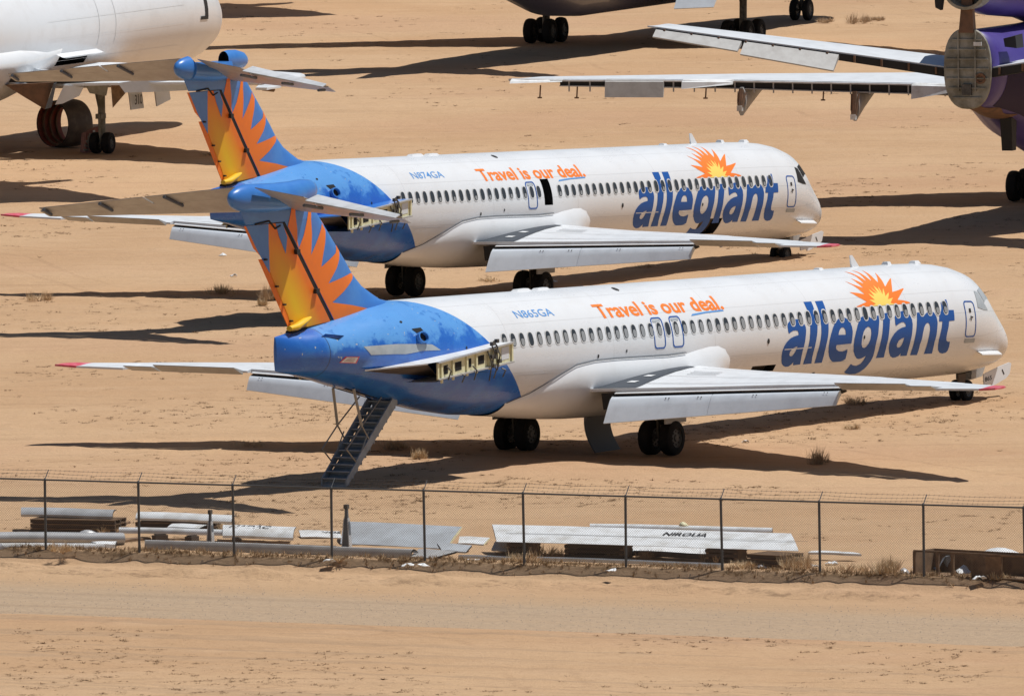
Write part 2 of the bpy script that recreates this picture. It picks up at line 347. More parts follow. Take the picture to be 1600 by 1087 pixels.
# outlines of the painted lettering and sunbursts: (station, girth angle) or (station, height)
LIV = {"word":[[[16.015,11.14],[15.878,13.24],[15.684,14.36],[15.474,14.86],[15.326,14.05],[15.193,11.97],[15.059,9.53],[14.99,6.81],[14.978,3.05],[15.003,-1.39],[15.027,-6.61],[15.059,-11.88],[15.089,-17.26],[15.068,-22.9],[15.012,-27.99],[14.956,-31.74],[15.367,-32.14],[15.409,-30.4],[15.437,-28.19],[15.505,-31.12],[15.616,-32.99],[15.79,-33.25],[15.965,-31.71],[16.113,-28.86],[16.206,-25.34],[16.286,-20.33],[16.299,-15.58],[16.244,-10.66],[16.112,-6.68],[15.919,-3.56],[15.695,-1.84],[15.438,-0.83],[15.435,1.4],[15.474,3.32],[15.594,3.99],[15.73,3.87],[15.869,2.86],[15.996,1.23],[16.027,2.91],[16.05,7.05],[16.042,9.29]],[[15.454,-11.73],[15.617,-12.65],[15.758,-14.39],[15.839,-17.0],[15.835,-19.77],[15.771,-21.47],[15.656,-21.64],[15.573,-19.75],[15.522,-17.05],[15.468,-14.01]],[[14.699,31.94],[14.24,31.8],[14.248,26.89],[14.276,21.64],[14.297,15.78],[14.285,11.18],[14.288,6.65],[14.321,0.71],[14.362,-5.23],[14.394,-11.24],[14.419,-18.2],[14.4,-24.71],[14.289,-31.74],[14.781,-32.02],[14.82,-27.43],[14.822,-20.02],[14.799,-13.0],[14.766,-6.2],[14.744,0.51],[14.72,6.46],[14.702,13.24],[14.686,19.02],[14.684,25.02]],[[14.025,31.67],[13.578,31.72],[13.587,25.98],[13.609,20.35],[13.623,14.14],[13.627,8.06],[13.648,2.83],[13.676,-3.12],[13.71,-8.35],[13.739,-13.67],[13.747,-19.95],[13.707,-27.43],[13.673,-31.84],[14.114,-31.85],[14.139,-28.48],[14.172,-20.95],[14.146,-14.66],[14.114,-7.82],[14.087,-1.84],[14.071,4.87],[14.069,10.14],[14.051,15.46],[14.033,21.31],[14.028,26.59]],[[13.203,8.65],[13.04,11.47],[12.816,13.09],[12.615,12.68],[12.454,10.71],[12.324,7.14],[12.254,3.29],[12.217,-1.26],[12.224,-7.28],[12.236,-13.39],[13.109,-13.75],[13.128,-16.06],[13.048,-18.54],[12.881,-20.54],[12.666,-21.09],[12.52,-20.25],[12.401,-19.05],[12.364,-21.93],[12.344,-26.1],[12.313,-29.58],[12.431,-31.33],[12.627,-32.63],[12.853,-32.71],[13.067,-31.47],[13.25,-28.56],[13.412,-24.51],[13.522,-19.47],[13.572,-13.9],[13.568,-7.78],[13.495,-1.85],[13.396,3.26],[13.313,6.15]],[[13.059,-3.77],[13.039,-0.95],[12.967,1.96],[12.871,3.33],[12.757,3.19],[12.672,1.2],[12.637,-1.47],[12.625,-4.11]],[[11.779,9.47],[11.666,11.61],[11.518,12.56],[11.355,12.74],[11.189,11.76],[10.965,8.8],[10.726,12.08],[10.588,12.06],[10.596,7.2],[10.653,0.49],[10.678,-5.51],[10.715,-10.8],[10.74,-17.0],[10.704,-23.52],[10.667,-28.65],[10.671,-34.92],[10.724,-41.65],[10.763,-44.74],[10.879,-49.0],[11.057,-51.63],[11.383,-51.52],[11.682,-49.64],[11.859,-47.52],[11.849,-42.14],[11.82,-36.27],[11.617,-38.55],[11.383,-39.45],[11.217,-37.31],[11.146,-33.22],[11.136,-27.93],[11.312,-30.27],[11.476,-31.07],[11.634,-30.2],[11.833,-26.45],[11.993,-21.65],[12.079,-15.16],[12.081,-8.23],[12.011,-1.52],[11.906,4.35]],[[11.608,-15.02],[11.625,-11.12],[11.609,-6.57],[11.552,-2.12],[11.436,0.74],[11.295,2.06],[11.212,1.58],[11.123,-0.41],[11.096,-4.21],[11.11,-10.28],[11.181,-14.82],[11.28,-17.84],[11.399,-19.27],[11.519,-18.3]],[[10.31,14.08],[9.92,13.97],[9.946,7.88],[9.991,1.9],[10.023,-4.09],[10.039,-11.7],[10.059,-17.95],[10.029,-26.19],[9.963,-31.51],[10.448,-31.63],[10.452,-28.98],[10.466,-21.4],[10.466,-15.02],[10.435,-8.11],[10.41,-0.58],[10.368,6.9]],[[9.643,9.77],[9.529,11.92],[9.369,13.64],[9.17,14.78],[8.989,14.47],[8.845,12.97],[8.718,9.74],[8.632,5.83],[8.605,0.88],[8.616,-4.4],[8.629,-10.49],[8.652,-15.92],[8.647,-21.55],[8.624,-27.45],[8.583,-31.73],[8.982,-31.55],[9.026,-28.13],[9.085,-31.11],[9.231,-32.68],[9.412,-32.85],[9.594,-30.76],[9.776,-26.14],[9.88,-21.42],[9.916,-16.56],[9.856,-11.56],[9.704,-6.78],[9.507,-3.63],[9.278,-1.66],[9.024,-0.7],[9.043,1.82],[9.13,3.66],[9.268,3.84],[9.434,2.69],[9.624,0.52],[9.65,2.97],[9.658,6.76]],[[9.07,-11.61],[9.224,-12.41],[9.368,-14.16],[9.436,-17.22],[9.427,-20.04],[9.328,-21.8],[9.217,-21.55],[9.139,-19.23],[9.099,-16.1]],[[8.286,12.02],[8.066,12.2],[7.865,9.03],[7.569,12.88],[7.386,12.64],[7.246,10.54],[7.139,6.59],[7.093,1.22],[7.11,-5.59],[7.116,-11.73],[7.148,-18.79],[7.116,-24.59],[7.051,-31.64],[7.556,-31.38],[7.567,-26.47],[7.574,-19.81],[7.565,-13.47],[7.545,-7.32],[7.551,-2.74],[7.607,0.36],[7.698,1.38],[7.816,0.25],[7.908,-3.04],[7.958,-8.31],[7.973,-14.48],[8.013,-20.01],[7.981,-26.7],[7.959,-32.0],[8.378,-31.61],[8.413,-26.06],[8.415,-18.64],[8.407,-11.56],[8.371,-3.96],[8.342,3.57]],[[6.718,20.43],[6.317,23.72],[6.314,20.3],[6.332,16.35],[6.351,12.48],[6.036,12.23],[6.054,1.79],[6.391,1.46],[6.415,-3.44],[6.475,-10.25],[6.476,-14.94],[6.433,-18.18],[6.315,-19.8],[6.203,-19.47],[6.147,-25.17],[6.136,-29.5],[6.204,-31.9],[6.394,-32.68],[6.589,-31.47],[6.762,-28.11],[6.862,-23.29],[6.909,-17.52],[6.887,-11.26],[6.834,-4.42],[6.802,1.61],[6.998,1.7],[6.946,10.16],[6.811,11.91],[6.745,15.32]]],"so":[[11.828,22.43],[11.039,27.02],[11.35,31.85],[11.744,39.19],[11.304,37.45],[10.963,35.37],[11.187,45.31],[11.49,54.32],[11.205,48.74],[10.782,42.89],[10.887,50.29],[10.964,58.36],[11.14,65.83],[10.955,57.9],[10.713,51.81],[10.546,48.26],[10.56,54.19],[10.541,61.5],[10.707,72.9],[10.517,67.83],[10.425,62.18],[10.336,56.16],[10.284,51.37],[10.218,57.59],[10.13,65.56],[10.164,75.08],[10.039,68.2],[10.018,60.26],[10.017,55.49],[9.988,51.18],[9.868,57.69],[9.774,62.54],[9.638,72.95],[9.641,64.24],[9.676,58.14],[9.702,53.28],[9.7,48.5],[9.43,56.75],[9.198,65.2],[9.294,56.88],[9.38,49.69],[9.48,43.12],[9.447,43.07],[9.158,47.89],[8.762,53.76],[8.773,52.25],[8.996,45.58],[9.278,35.69],[8.954,36.82],[8.519,39.13],[8.51,38.22],[8.842,32.68],[9.196,26.7],[8.901,25.67],[8.644,24.13],[8.451,22.19],[8.81,21.65],[9.671,22.08],[10.833,21.81]],"sy":[[10.889,21.89],[10.571,24.05],[10.85,28.88],[10.537,28.12],[10.656,31.96],[10.723,35.88],[10.461,31.68],[10.505,36.24],[10.554,41.09],[10.405,36.67],[10.231,34.98],[10.317,39.5],[10.357,43.92],[10.243,38.19],[10.132,35.69],[10.143,40.44],[10.12,45.16],[10.033,40.27],[9.976,34.6],[9.969,39.56],[9.89,43.8],[9.904,38.86],[9.929,33.69],[9.802,37.52],[9.678,40.94],[9.736,36.83],[9.812,31.3],[9.65,33.84],[9.506,35.33],[9.583,32.63],[9.746,27.98],[9.411,29.22],[9.534,27.16],[9.69,23.74],[9.382,22.05],[9.674,21.94]],"fin":[[43.837,8.231],[42.463,6.988],[42.478,7.94],[42.439,8.226],[42.378,8.47],[42.268,8.464],[42.215,8.235],[42.162,8.01],[42.029,7.737],[41.722,7.219],[41.588,7.533],[41.496,7.838],[41.383,8.141],[41.323,8.337],[41.132,8.326],[41.14,8.105],[41.053,7.656],[41.045,7.322],[40.971,7.096],[40.734,7.437],[40.513,7.912],[40.421,8.135],[40.327,8.252],[40.215,8.245],[40.241,8.125],[40.295,7.884],[40.287,7.469],[40.353,6.863],[40.024,7.258],[39.742,7.583],[39.545,7.815],[39.414,7.685],[39.452,7.492],[39.577,7.157],[39.724,6.824],[39.837,6.479],[38.983,6.834],[38.812,7.062],[38.683,6.883],[38.694,6.864],[38.813,6.632],[38.998,6.403],[39.478,5.978],[38.742,6.099],[37.96,6.23],[37.917,6.18],[38.123,6.012],[38.667,5.71],[39.299,5.415],[38.327,5.28],[37.352,5.097],[39.14,4.876],[39.144,4.781],[40.431,4.65],[41.225,4.642]]}
# ------------------------------------------------------------------ twin-jet airliner with rear pylons and a high tailplane
SM = 24.925
def B(s, y, z): return (SM-s, y, z)
NOSE = [(1.0, 1.84, 1.80, .03), (1.02, 1.97, 1.74, .22), (1.1, 2.12, 1.705, .45), (1.27, 2.44, 1.66, .70), (1.46, 2.76, 1.58, .88), (1.7, 3.0, 1.49, 1.03), (2.0, 3.25, 1.43, 1.15), (2.33, 3.53, 1.395, 1.235), (2.67, 3.86, 1.365, 1.30), (3.07, 4.25, 1.325, 1.385), (3.52, 4.53, 1.30, 1.50), (4.17, 4.68, 1.288, 1.62), (4.86, 4.77, 1.28, 1.66), (5.77, 4.825, 1.275, 1.67), (7, 4.85, 1.27, 1.67)]
TAIL = [(28, 4.85, 1.27, 1.67), (30, 4.85, 1.27, 1.665), (31.5, 4.85, 1.29, 1.655), (32.8, 4.85, 1.36, 1.645), (34.5, 4.85, 1.57, 1.59), (36.2, 4.84, 1.87, 1.47), (37.6, 4.70, 2.17, 1.33), (38.85, 4.48, 2.43, 1.16), (39.7, 4.34, 2.61, 1.02), (40.45, 4.23, 2.76, .87), (41.1, 4.14, 2.87, .60), (41.7, 4.07, 2.96, .27), (42.05, 4.03, 3.02, .06), (42.08, 4.02, 3.03, .03)]
TAB = NOSE+[(s, 4.85, 1.27, 1.67) for s in (9, 12, 15, 18, 20, 22, 24, 26)]+TAIL
_ts = np.array(TAB)
def prof(s):
    t, b, w = (float(np.interp(s, _ts[:, 0], _ts[:, k])) for k in (1, 2, 3))
    return t, b, w
def skin(s, t, off=0.0):
    "fuselage skin at station s and girth angle t (degrees from the starboard waterline)"
    a = math.radians(t); tp, bt, w = prof(s); zc, hb = (tp+bt)/2, (tp-bt)/2
    c, sn = math.cos(a), math.sin(a)
    n = Vector((0, -c/max(w, .02), sn/max(hb, .02))).normalized()
    return B(s, -w*c+n.y*off, zc+hb*sn+.0256*(s-20)+n.z*off)
DEG = .0302
def decal(name, mats, loops2d, parent, off=.008, vf=None, mx=.16, mi=None):
    "paint outline(s) given as (station, girth metres) laid on the skin"
    v, f = vf if vf else fill2d(loops2d, mx)
    mb = MB(); mb.add([skin(x, y/DEG, off) for x, y in v], f)
    return mb.build(name, mats, parent, smooth=4, fix=False)
def deg(L): return [(a, b*DEG) for a, b in L]
def naca(x, t): return 5*t*(.2969*math.sqrt(max(x, 0))-.126*x-.3516*x*x+.2843*x**3-.1036*x**4)

# fin geometry
def s_le(z): return float(np.interp(z, [4.3, 5.2, 5.33, 5.55, 5.78, 6.15, 6.57, 6.75, 7.89, 8.7], [34.6, 35.8, 36.45, 36.95, 37.42, 37.9, 38.28, 38.46, 39.60, 40.4]))
def s_te(z): return 41.22+.7318*(z-4.654)
def s_h(z): return 39.27+.814*(z-4.885)
def fin_ht(s, z):
    a, b = s_le(z), s_te(z); x = min(max((s-a)/(b-a), 0), 1)
    return max(naca(x, .095)*(b-a), .012)
def clip2d(v, f, p, n):
    bm = bmesh.new(); vs = [bm.verts.new((x, y, 0)) for x, y in v]
    for q in f:
        try: bm.faces.new([vs[i] for i in q])
        except ValueError: pass
    bmesh.ops.bisect_plane(bm, geom=bm.verts[:]+bm.edges[:]+bm.faces[:], plane_co=(*p, 0), plane_no=(*n, 0), clear_inner=True)
    bmesh.ops.triangulate(bm, faces=bm.faces); bm.verts.index_update()
    o = [tuple(x.co[:2]) for x in bm.verts], [tuple(q.index for q in x.verts) for x in bm.faces]
    bm.free(); return o

def wing_ring(sec, side, n=11, te=.03):
    y, sl, zl, st, zt, th = sec
    up, lo = [], []
    for k in range(n):
        x = .5*(1-math.cos(math.pi*k/(n-1)))
        h = naca(x, 1)*th/1.0
        h = max(h, te*x)
        s = sl+(st-sl)*x; z = zl+(zt-zl)*x
        up.append(B(s, side*y, z+h*1.02)); lo.append(B(s, side*y, z-h*.98))
    return up[::-1]+lo[1:]
def lerp(a, b, t): return tuple(p+(q-p)*t for p, q in zip(a, b))

def make_airliner(cfg):
    label, group = cfg['label'], 'airliners with sunburst tails and blue lettering'
    root = thing('jet_airliner', label, 'airliner', group=group)
    # ---- fuselage shell, with real openings where doors are off
    ss = sorted(set([round(float(q[0]), 3) for q in TAB]+[round(float(x), 3) for x in np.arange(5, 40, .75)]+[x for h in cfg['holes'] for x in h[:2]]))
    ta = sorted(set([float(x) for x in range(-180, 180, 6)]+[x for h in cfg['holes'] for x in h[2:4]]))
    rings = [[skin(s, t) for t in ta] for s in ss]
    def skip(i, j):
        sm = (ss[i]+ss[i+1])/2; tm = (ta[j]+(ta[j+1] if j+1 < len(ta) else 180))/2
        return any(h[0] < sm < h[1] and h[2] < tm < h[3] for h in cfg['holes'])
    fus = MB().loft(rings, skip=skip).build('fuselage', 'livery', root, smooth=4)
    for h in cfg['holes']:
        mb = MB(); a, b, c, d = h[:4]; dep = .5
        o = [skin(a, c), skin(b, c), skin(b, d), skin(a, d)]
        i = [(p[0], p[1]+dep, p[2]) for p in o]
        mb.add(o+i, [(4, 5, 6, 7), (0, 1, 5, 4), (1, 2, 6, 5), (2, 3, 7, 6), (3, 0, 4, 7)])
        # ragged insulation and frame glimpsed inside
        mb.hexa([lerp(i[0], i[3], .05), lerp(i[0], i[1], .35), lerp(i[3], i[2], .3), lerp(i[3], i[0], .1)]+[lerp(lerp(i[0], i[3], .05), o[0], .3), lerp(lerp(i[0], i[1], .35), o[1], .3), lerp(lerp(i[3], i[2], .3), o[2], .3), lerp(lerp(i[3], i[0], .1), o[3], .3)], 1)
        mb.build(h[4], ['black', 'dirt'], root)
    # ---- cabin windows
    for k in range(54):
        s = 6.53+.4826*k
        if any(h[0]-.1 < s < h[1]+.1 and h[2] < 17 < h[3] for h in cfg['holes']): continue
        mb = MB(); t0 = 15.4
        def oval(a, b, off, dt=0.0, n=14):
            out = []
            for q in range(n):
                an = 2*math.pi*q/n; ex = .72
                x = math.copysign(abs(math.cos(an))**ex, math.cos(an)); y = math.copysign(abs(math.sin(an))**ex, math.sin(an))
                out.append(skin(s+a*x, t0+dt+b*y/DEG, off))
            return out
        mb.quad(oval(.160, .235, .010), 0)
        mb.quad(oval(.122, .195, .015), 1)
        if not cfg['dark_windows']:
            if random.random() < .88: q_ = random.uniform(.09, .16); mb.quad(oval(.092, q_, .019, -(.19-q_)/DEG*.85), 2)
        elif k % 5 in (1, 3): mb.quad(oval(.07, .07, .019, -3.5), 2)
        mb.build('window', ['rim', 'glass', 'shade'], root, fix=False)
    # ---- painted lettering
    sh = lambda n, mm, loops, off: decal(n, mm, [deg(L) for L in loops], root, off)
    sh('airline_name', 'navy', LIV['word'], .006)
    sb = sh('sunburst_emblem', 'orange', [LIV['so']], .005)
    ce = decal('sunburst_centre', 'yellow', [deg(LIV['sy'])], None, .008); ce.parent = sb
    v, f = fit_text('Travel is our deal.', 26.5, 19.35, 31.0*DEG, 47.8*DEG, off=.026)
    v, f = refine([(x+(y-31*DEG)*.10, y) for x, y in v], f, .16)
    decal('slogan', 'orange', None, root, .006, (v, f))
    ul = [(21.40, 26.0), (21.30, 28.0), (20.6, 29.3), (19.5, 30.2), (19.45, 28.6), (20.5, 27.9)]
    decal('slogan_underline', 'sky_blue', [deg(ul)], root, .006)
    v, f = fit_text(cfg['reg'], 30.95, 28.85, 37.6*DEG, 47.0*DEG, off=.004)
    decal('registration', 'sky_blue', None, root, .006, refine([(x+(y-38*DEG)*.08, y) for x, y in v], f, .2))
    # ---- doors
    def outline(name, s0, s1, t0, t1, wd=.06, parent=root, mm='navy', cr=.14):
        def rr(a, b, c, d, r):
            P = []
            for cx, cy, q in ((b-r, d-r, 0), (a+r, d-r, 1), (a+r, c+r, 2), (b-r, c+r, 3)):
                for k in range(5):
                    an = (q+k/4)*math.pi/2; P.append((cx+r*math.cos(an), cy+r*math.sin(an)))
            return P
        c, d = t0*DEG, t1*DEG
        ob = decal(name, mm, [rr(s0, s1, c, d, cr), rr(s0+wd, s1-wd, c+wd*.8, d-wd*.8, cr*.8)], parent, .009)
        return ob
    dr = outline('service_door', 4.70, 5.36, -16, 21.5, .05)
    mb = MB(); mb.quad([skin(5.30, -22, .012), skin(4.66, -22, .012), skin(4.66, -17.5, .012), skin(5.30, -17.5, .012)])
    mb.build('door_sill', 'bare', dr, fix=False)
    mb = MB()
    for a, b, c, d in ((4.98, 5.10, 9.5, 13.5), (5.0, 5.05, 1, 6), (4.9, 5.0, 4, 5.2), (5.1, 5.14, 2, 3)): mb.quad([skin(a, c, .012), skin(b, c, .012), skin(b, d, .012), skin(a, d, .012)])
    build_each(mb, 'door_mark', 'ink', dr, fix=False)
    for s0, s1 in cfg['exits']:
        ex = outline('overwing_exit', s0, s1, -3.5, 27.5, .05)
        mb = MB(); mb.quad([skin(s0+.12, 22.5, .012), skin(s1-.12, 22.5, .012), skin(s1-.12, 25, .012), skin(s0+.12, 25, .012)]); mb.build('exit_handle', 'bare', ex, fix=False)
    # ---- flight deck glazing
    for P in ([(4.32, 34), (4.08, 33), (3.92, 22), (3.70, 14), (4.12, 13), (4.48, 15)], [(4.0, 36), (3.55, 43), (3.35, 31), (3.85, 22)], [(3.48, 45), (3.1, 56), (2.9, 43), (3.28, 31)], [(3.04, 58), (2.85, 74), (2.62, 68), (2.84, 46)]):
        for sg in (1, -1):
            decal('windscreen', cfg['glazing'], [[(q[0], (q[1] if sg > 0 else 180-q[1])*DEG) for q in P]], root, .010)
    # ---- nose strake, antennas, pitot ports
    for sg in (1, -1):
        mb = MB(); a = skin(2.5, -28 if sg > 0 else 208); b = skin(4.2, -33 if sg > 0 else 213)
        mb.hexa([(a[0], a[1], a[2]-.015), (b[0], b[1], b[2]-.015), (b[0]-.1, b[1]-sg*.26, b[2]-.1), (a[0]-.1, a[1]-sg*.22, a[2]-.1), (a[0], a[1], a[2]+.03), (b[0], b[1], b[2]+.03), (b[0]-.1, b[1]-sg*.26, b[2]-.07), (a[0]-.1, a[1]-sg*.22, a[2]-.07)])
        mb.build('nose_strake', 'white', root)
    mb = MB(); z0 = 4.85+.0256*(9.2-20)-.05
    mb.hexa([B(9.42, -.03, z0), B(8.95, -.03, z0), B(8.95, .03, z0), B(9.42, .03, z0), B(9.52, -.015, z0+.42), B(9.38, -.015, z0+.42), B(9.38, .015, z0+.42), B(9.52, .015, z0+.42)])
    mb.build('blade_antenna', 'white', root)
    for s0, l, h in ((28.6, .9, .07), (27.5, .8, .06), (7.3, .25, .1), (5.6, .35, .07), (11.4, .3, .06)):
        mb = MB(); z1 = 4.84+.0256*(s0-20)
        mb.hexa([B(s0+l/2, -.14, z1-.03), B(s0-l/2, -.14, z1-.03), B(s0-l/2, .14, z1-.03), B(s0+l/2, .14, z1-.03), B(s0+l*.35, -.08, z1+h), B(s0-l*.3, -.08, z1+h), B(s0-l*.3, .08, z1+h), B(s0+l*.35, .08, z1+h)])
        mb.build('roof_fairing', 'white', root)
    mb = MB()
    for s0, t0, r in ((27.0, -6, .05), (25.4, -3, .04), (17.2, -4.5, .07), (13.8, -47, .1), (.25, 2, .06), (24.2, 70, .12), (11.5, -8, .05), (2.0, 8, .03), (34.2, 8, .04)):
        mb.quad([skin(s0+r*math.cos(q*math.pi/4), t0+r*math.sin(q*math.pi/4)/DEG*1.2, .011) for q in range(8)])
    build_each(mb, 'drain_port', 'ink', root, fix=False)
    mb = MB()
    for s0, s1, t0 in ((29.6, 31.4, -20), (16.2, 14.6, -14.5), (13.2, 12.2, -33), (27.8, 28.9, -27)): mb.quad([skin(s0, t0, .011), skin(s1, t0, .011), skin(s1, t0+.9, .011), skin(s0, t0+.9, .011)])
    build_each(mb, 'rub_strip', 'rim', root, fix=False)
    # ---- belly and wing-root fairing
    fs = [(31.2, .02, .03, -52), (30.3, .07, .10, -40), (29.2, .18, .22, -24), (28.2, .26, .30, -13), (27.2, .31, .34, -10), (26, .33, .36, -9.5), (24.5, .33, .38, -10), (23, .33, .38, -10.5), (22, .33, .37, -9.5), (21.3, .33, .34, -6), (20.6, .33, .30, -3.5), (20.1, .30, .26, -3.5), (19.7, .24, .2, -7), (19.4, .16, .12, -14), (19.25, .02, .03, -22)]
    R = []
    for s, bb, bu, te in fs:
        row = []
        for sg in (1, -1):
            L = []
            for k in range(15):
                q = k/14; t = -90+(te+90)*q
                e = .02+bb*(1-q)**1.2*.75+bu*math.sin(math.pi*min(1, q**1.3*1.02))**.8 if q < 1 else -.04
                tt = t if sg > 0 else -180-t
                L.append(skin(s, tt, e))
            row += L[::-1] if sg > 0 else L[1:]
        R.append(row)
    MB().loft(R, closed=False, caps=(False, False)).build('wing_fairing', 'white', root, smooth=4)
    def fpt_(i): return skin(fs[i][0], fs[i][3]+.6, .03)
    MB().tube([fpt_(i) for i in range(0, 9)], .013, 5).build('fairing_seam', 'darkgrey', root)
    # ---- wings
    SEC = [(1.2, 19.64, 1.93, 27.56, 2.06, .90*1.0), (3.2, 20.75, 2.02, 27.55, 2.13, .72), (5.5, 22.0, 2.11, 27.5, 2.21, .56), (8, 23.38, 2.24, 27.45, 2.32, .42), (10.37, 24.68, 2.34, 27.4, 2.40, .31)]
    OUT = [(10.37, 24.68, 2.34, 27.62, 2.37, .31), (13.2, 26.24, 2.42, 28.02, 2.44, .22), (14.2, 26.79, 2.45, 28.2, 2.46, .18), (14.21, 26.79, 2.45, 28.62, 2.45, .18), (15.77, 27.64, 2.49, 28.80, 2.49, .13)]
    for side in (-1, 1):
        w = MB().loft([wing_ring(s, side, te=.045 if i < 99 else .02) for i, s in enumerate(SEC)]+[wing_ring(s, side, te=.03) for s in OUT])
        wing = w.build('wing', 'wing', root, smooth=math.radians(40))
        tip = [(15.77, 27.64, 2.49, 28.80, 2.49, .13), (16.2, 28.0, 2.53, 28.9, 2.52, .10), (16.43, 28.35, 2.55, 28.98, 2.54, .05)]
        MB().loft([wing_ring(s, side) for s in tip]).build('wingtip_cap', 'red', wing, smooth=.7)
        # aileron, trailing edge up
        mb = MB(); a0, a1 = 10.5, 14.1
        h0, h1 = lerp((10.37, 27.64, 2.37), (13.2, 28.04, 2.44), (a0-10.37)/2.83), lerp((13.2, 28.04, 2.44), (14.2, 28.22, 2.46), .9)
        for nm, y0, y1, dz in (('aileron', 10.5, 13.15, .16), ('aileron_tab', 13.2, 14.12, .10)):
            mb = MB(); P = []
            for y in (y0, y1):
                q = (y-10.37)/3.84; sh_ = 27.66+.6*q; zh = 2.36+.09*q
                P += [B(sh_, side*y, zh-.07), B(sh_+.48, side*y, zh+dz-.012), B(sh_+.48, side*y, zh+dz+.012), B(sh_, side*y, zh+.05)]
            mb.loft([P[:4], P[4:]]); mb.build(nm, 'under', wing)
        # flaps hanging down behind the shroud
        def fl(y):
            q = (y-2.6)/7.77
            return (27.63-.16*q, 1.91+.33*q), (28.2-.44*q, 1.16+.68*q)
        for y0, y1 in ((2.55, 6.0), (6.018, 10.32)):
            R = []
            for y in np.linspace(y0, y1, 4):
                (sa, za), (sb, zb) = fl(y); d = Vector((sb-sa, zb-za)); n = Vector((d.y, -d.x)).normalized()*-1
                ring = []
                for x, h in ((0, .02), (.06, .07), (.2, .10), (.5, .075), (1, .012)):
                    ring.append(B(sa+d.x*x+n.x*h, side*y, za+d.y*x+n.y*h))
                for x, h in ((1, .012), (.5, .03), (.2, .06), (.06, .05)):
                    ring.append(B(sa+d.x*x-n.x*h, side*y, za+d.y*x-n.y*h))
                R.append(ring)
            fo = MB().loft(R).build('flap', 'flap', wing, smooth=.6)
            mb = MB()
            for y in ((y0+1.9, y1-.45) if y0 < 3 else (y0+1.4, y1-.5)):
                (sa, za), (sb, zb) = fl(y); d = Vector((sb-sa, zb-za)); n = Vector((d.y, -d.x)).normalized()*-1
                for dy in (0, .11):
                    p = [(sa+d.x*x+n.x*.115, side*(y+dy+e), za+d.y*x+n.y*.115) for x, e in ((.17, 0), (.17, .035), (.23, .035), (.23, 0))]
                    mb.quad([B(*q) for q in p])
            build_each(mb, 'flap_latch', 'ink', fo, fix=False)
        # dark slot and vane between shroud and flap
        mb = MB(); P = []
        for y in (2.5, 10.34):
            q = (y-2.6)/7.77; P.append([B(27.45-.15*q, side*y, 2.0+.32*q), B(27.66-.15*q, side*y, 1.93+.33*q), B(27.6-.15*q, side*y, 1.80+.36*q), B(27.3-.15*q, side*y, 1.86+.35*q)])
        mb.loft(P); mb.build('flap_slot', 'gap', wing)
        mb = MB(); P = []
        for y in (2.62, 10.3):
            q = (y-2.6)/7.77; P.append([B(27.58-.15*q, side*y, 2.04+.33*q), B(27.68-.15*q, side*y, 2.015+.33*q), B(27.68-.15*q, side*y, 1.99+.33*q), B(27.58-.15*q, side*y, 2.0+.33*q)])
        mb.loft(P); mb.build('flap_vane', 'wing', wing)
        # dark walkway patch at the wing root, on the upper skin
        def top(y, x):
            k = np.interp(y, [q[0] for q in SEC], range(len(SEC))); i = min(int(k), len(SEC)-2); t = k-i
            sec = lerp(SEC[i], SEC[i+1], t); _, sl_, zl, st, zt, th = sec
            return sl_+(st-sl_)*x, zl+(zt-zl)*x+max(naca(x, 1)*th, .045*x)*1.02
        mb = MB(); rows = []
        for k in range(12):
            x = .28+.70*k/11; ya = 1.3; yb = 2.55+.0*k+(.55*math.sin(math.pi*min(1, (x-.28)/.55)) if x < .83 else .55*math.sin(math.pi*min(1, (x-.28)/.55)))
            yb = 2.15+1.05*(x-.28)/.70
            row = []
            for y in np.linspace(ya, yb, 5):
                s_, z_ = top(y, x); row.append(B(s_, side*y, z_+.015))
            rows.append(row)
        mb.loft(rows, closed=False, caps=(False, False)); wk = mb.build('walkway_patch', 'walk', wing, smooth=4)
        mb = MB()
        for x, y in ((.66, 2.25), (.82, 2.4)):
            c = [top(y+dy, x+dx)+(y+dy,) for dx, dy in ((-.02, -.15), (-.02, .15), (.02, .15), (.02, -.15))]
            mb.quad([B(s_, side*yy, z_+.03) for s_, z_, yy in c])
        build_each(mb, 'walkway_mark', 'white', wk, fix=False)
        mb = MB()
        for k in range(9):
            x = .46+.025*(k % 3)*2; y = 3.3+.35*(k//3)+.1*(k % 3); ln = .5
            c = [top(y+dy, x+dx)+(y+dy,) for dx, dy in ((-.004, -ln/2), (-.004, ln/2), (.004, ln/2), (.004, -ln/2))]
            mb.quad([B(s_, side*yy, z_+.02) for s_, z_, yy in c])
        build_each(mb, 'fuel_panel', 'darkgrey', wing, fix=False)
        mb = MB()
        for x, w_ in ((.30, .02), (.62, .02), (.84, .03)):
            rows = []
            for y in np.linspace(2.6, 10.2, 14):
                rows.append([B(top(y, x)[0], side*y, top(y, x)[1]+.012), B(top(y, x+w_/4)[0], side*y, top(y, x+w_/4)[1]+.012)])
            mb.loft(rows, closed=False, caps=(False, False))
        build_each(mb, 'spoiler_seam', 'under', wing, fix=False)
        # flap-end rib, dark cavity at the wing root
        mb = MB(); mb.hexa([B(27.5, side*2.12, 1.5), B(26.8, side*2.0, 1.45), B(26.8, side*2.5, 1.5), B(27.55, side*2.5, 1.55), B(27.5, side*2.05, 1.99), B(26.8, side*1.9, 1.95), B(26.8, side*2.5, 2.0), B(27.55, side*2.5, 2.03)])
        mb.build('flap_well', 'gap', wing)
        # ---- main gear
        g = MB(); gy = side*2.54
        g.bar(B(24.925, gy, .5), B(24.6, gy-side*.1, 2.0), .11, 8); g.bar(B(24.925, gy-.38, .52), B(24.925, gy+.38, .52), .07, 8)
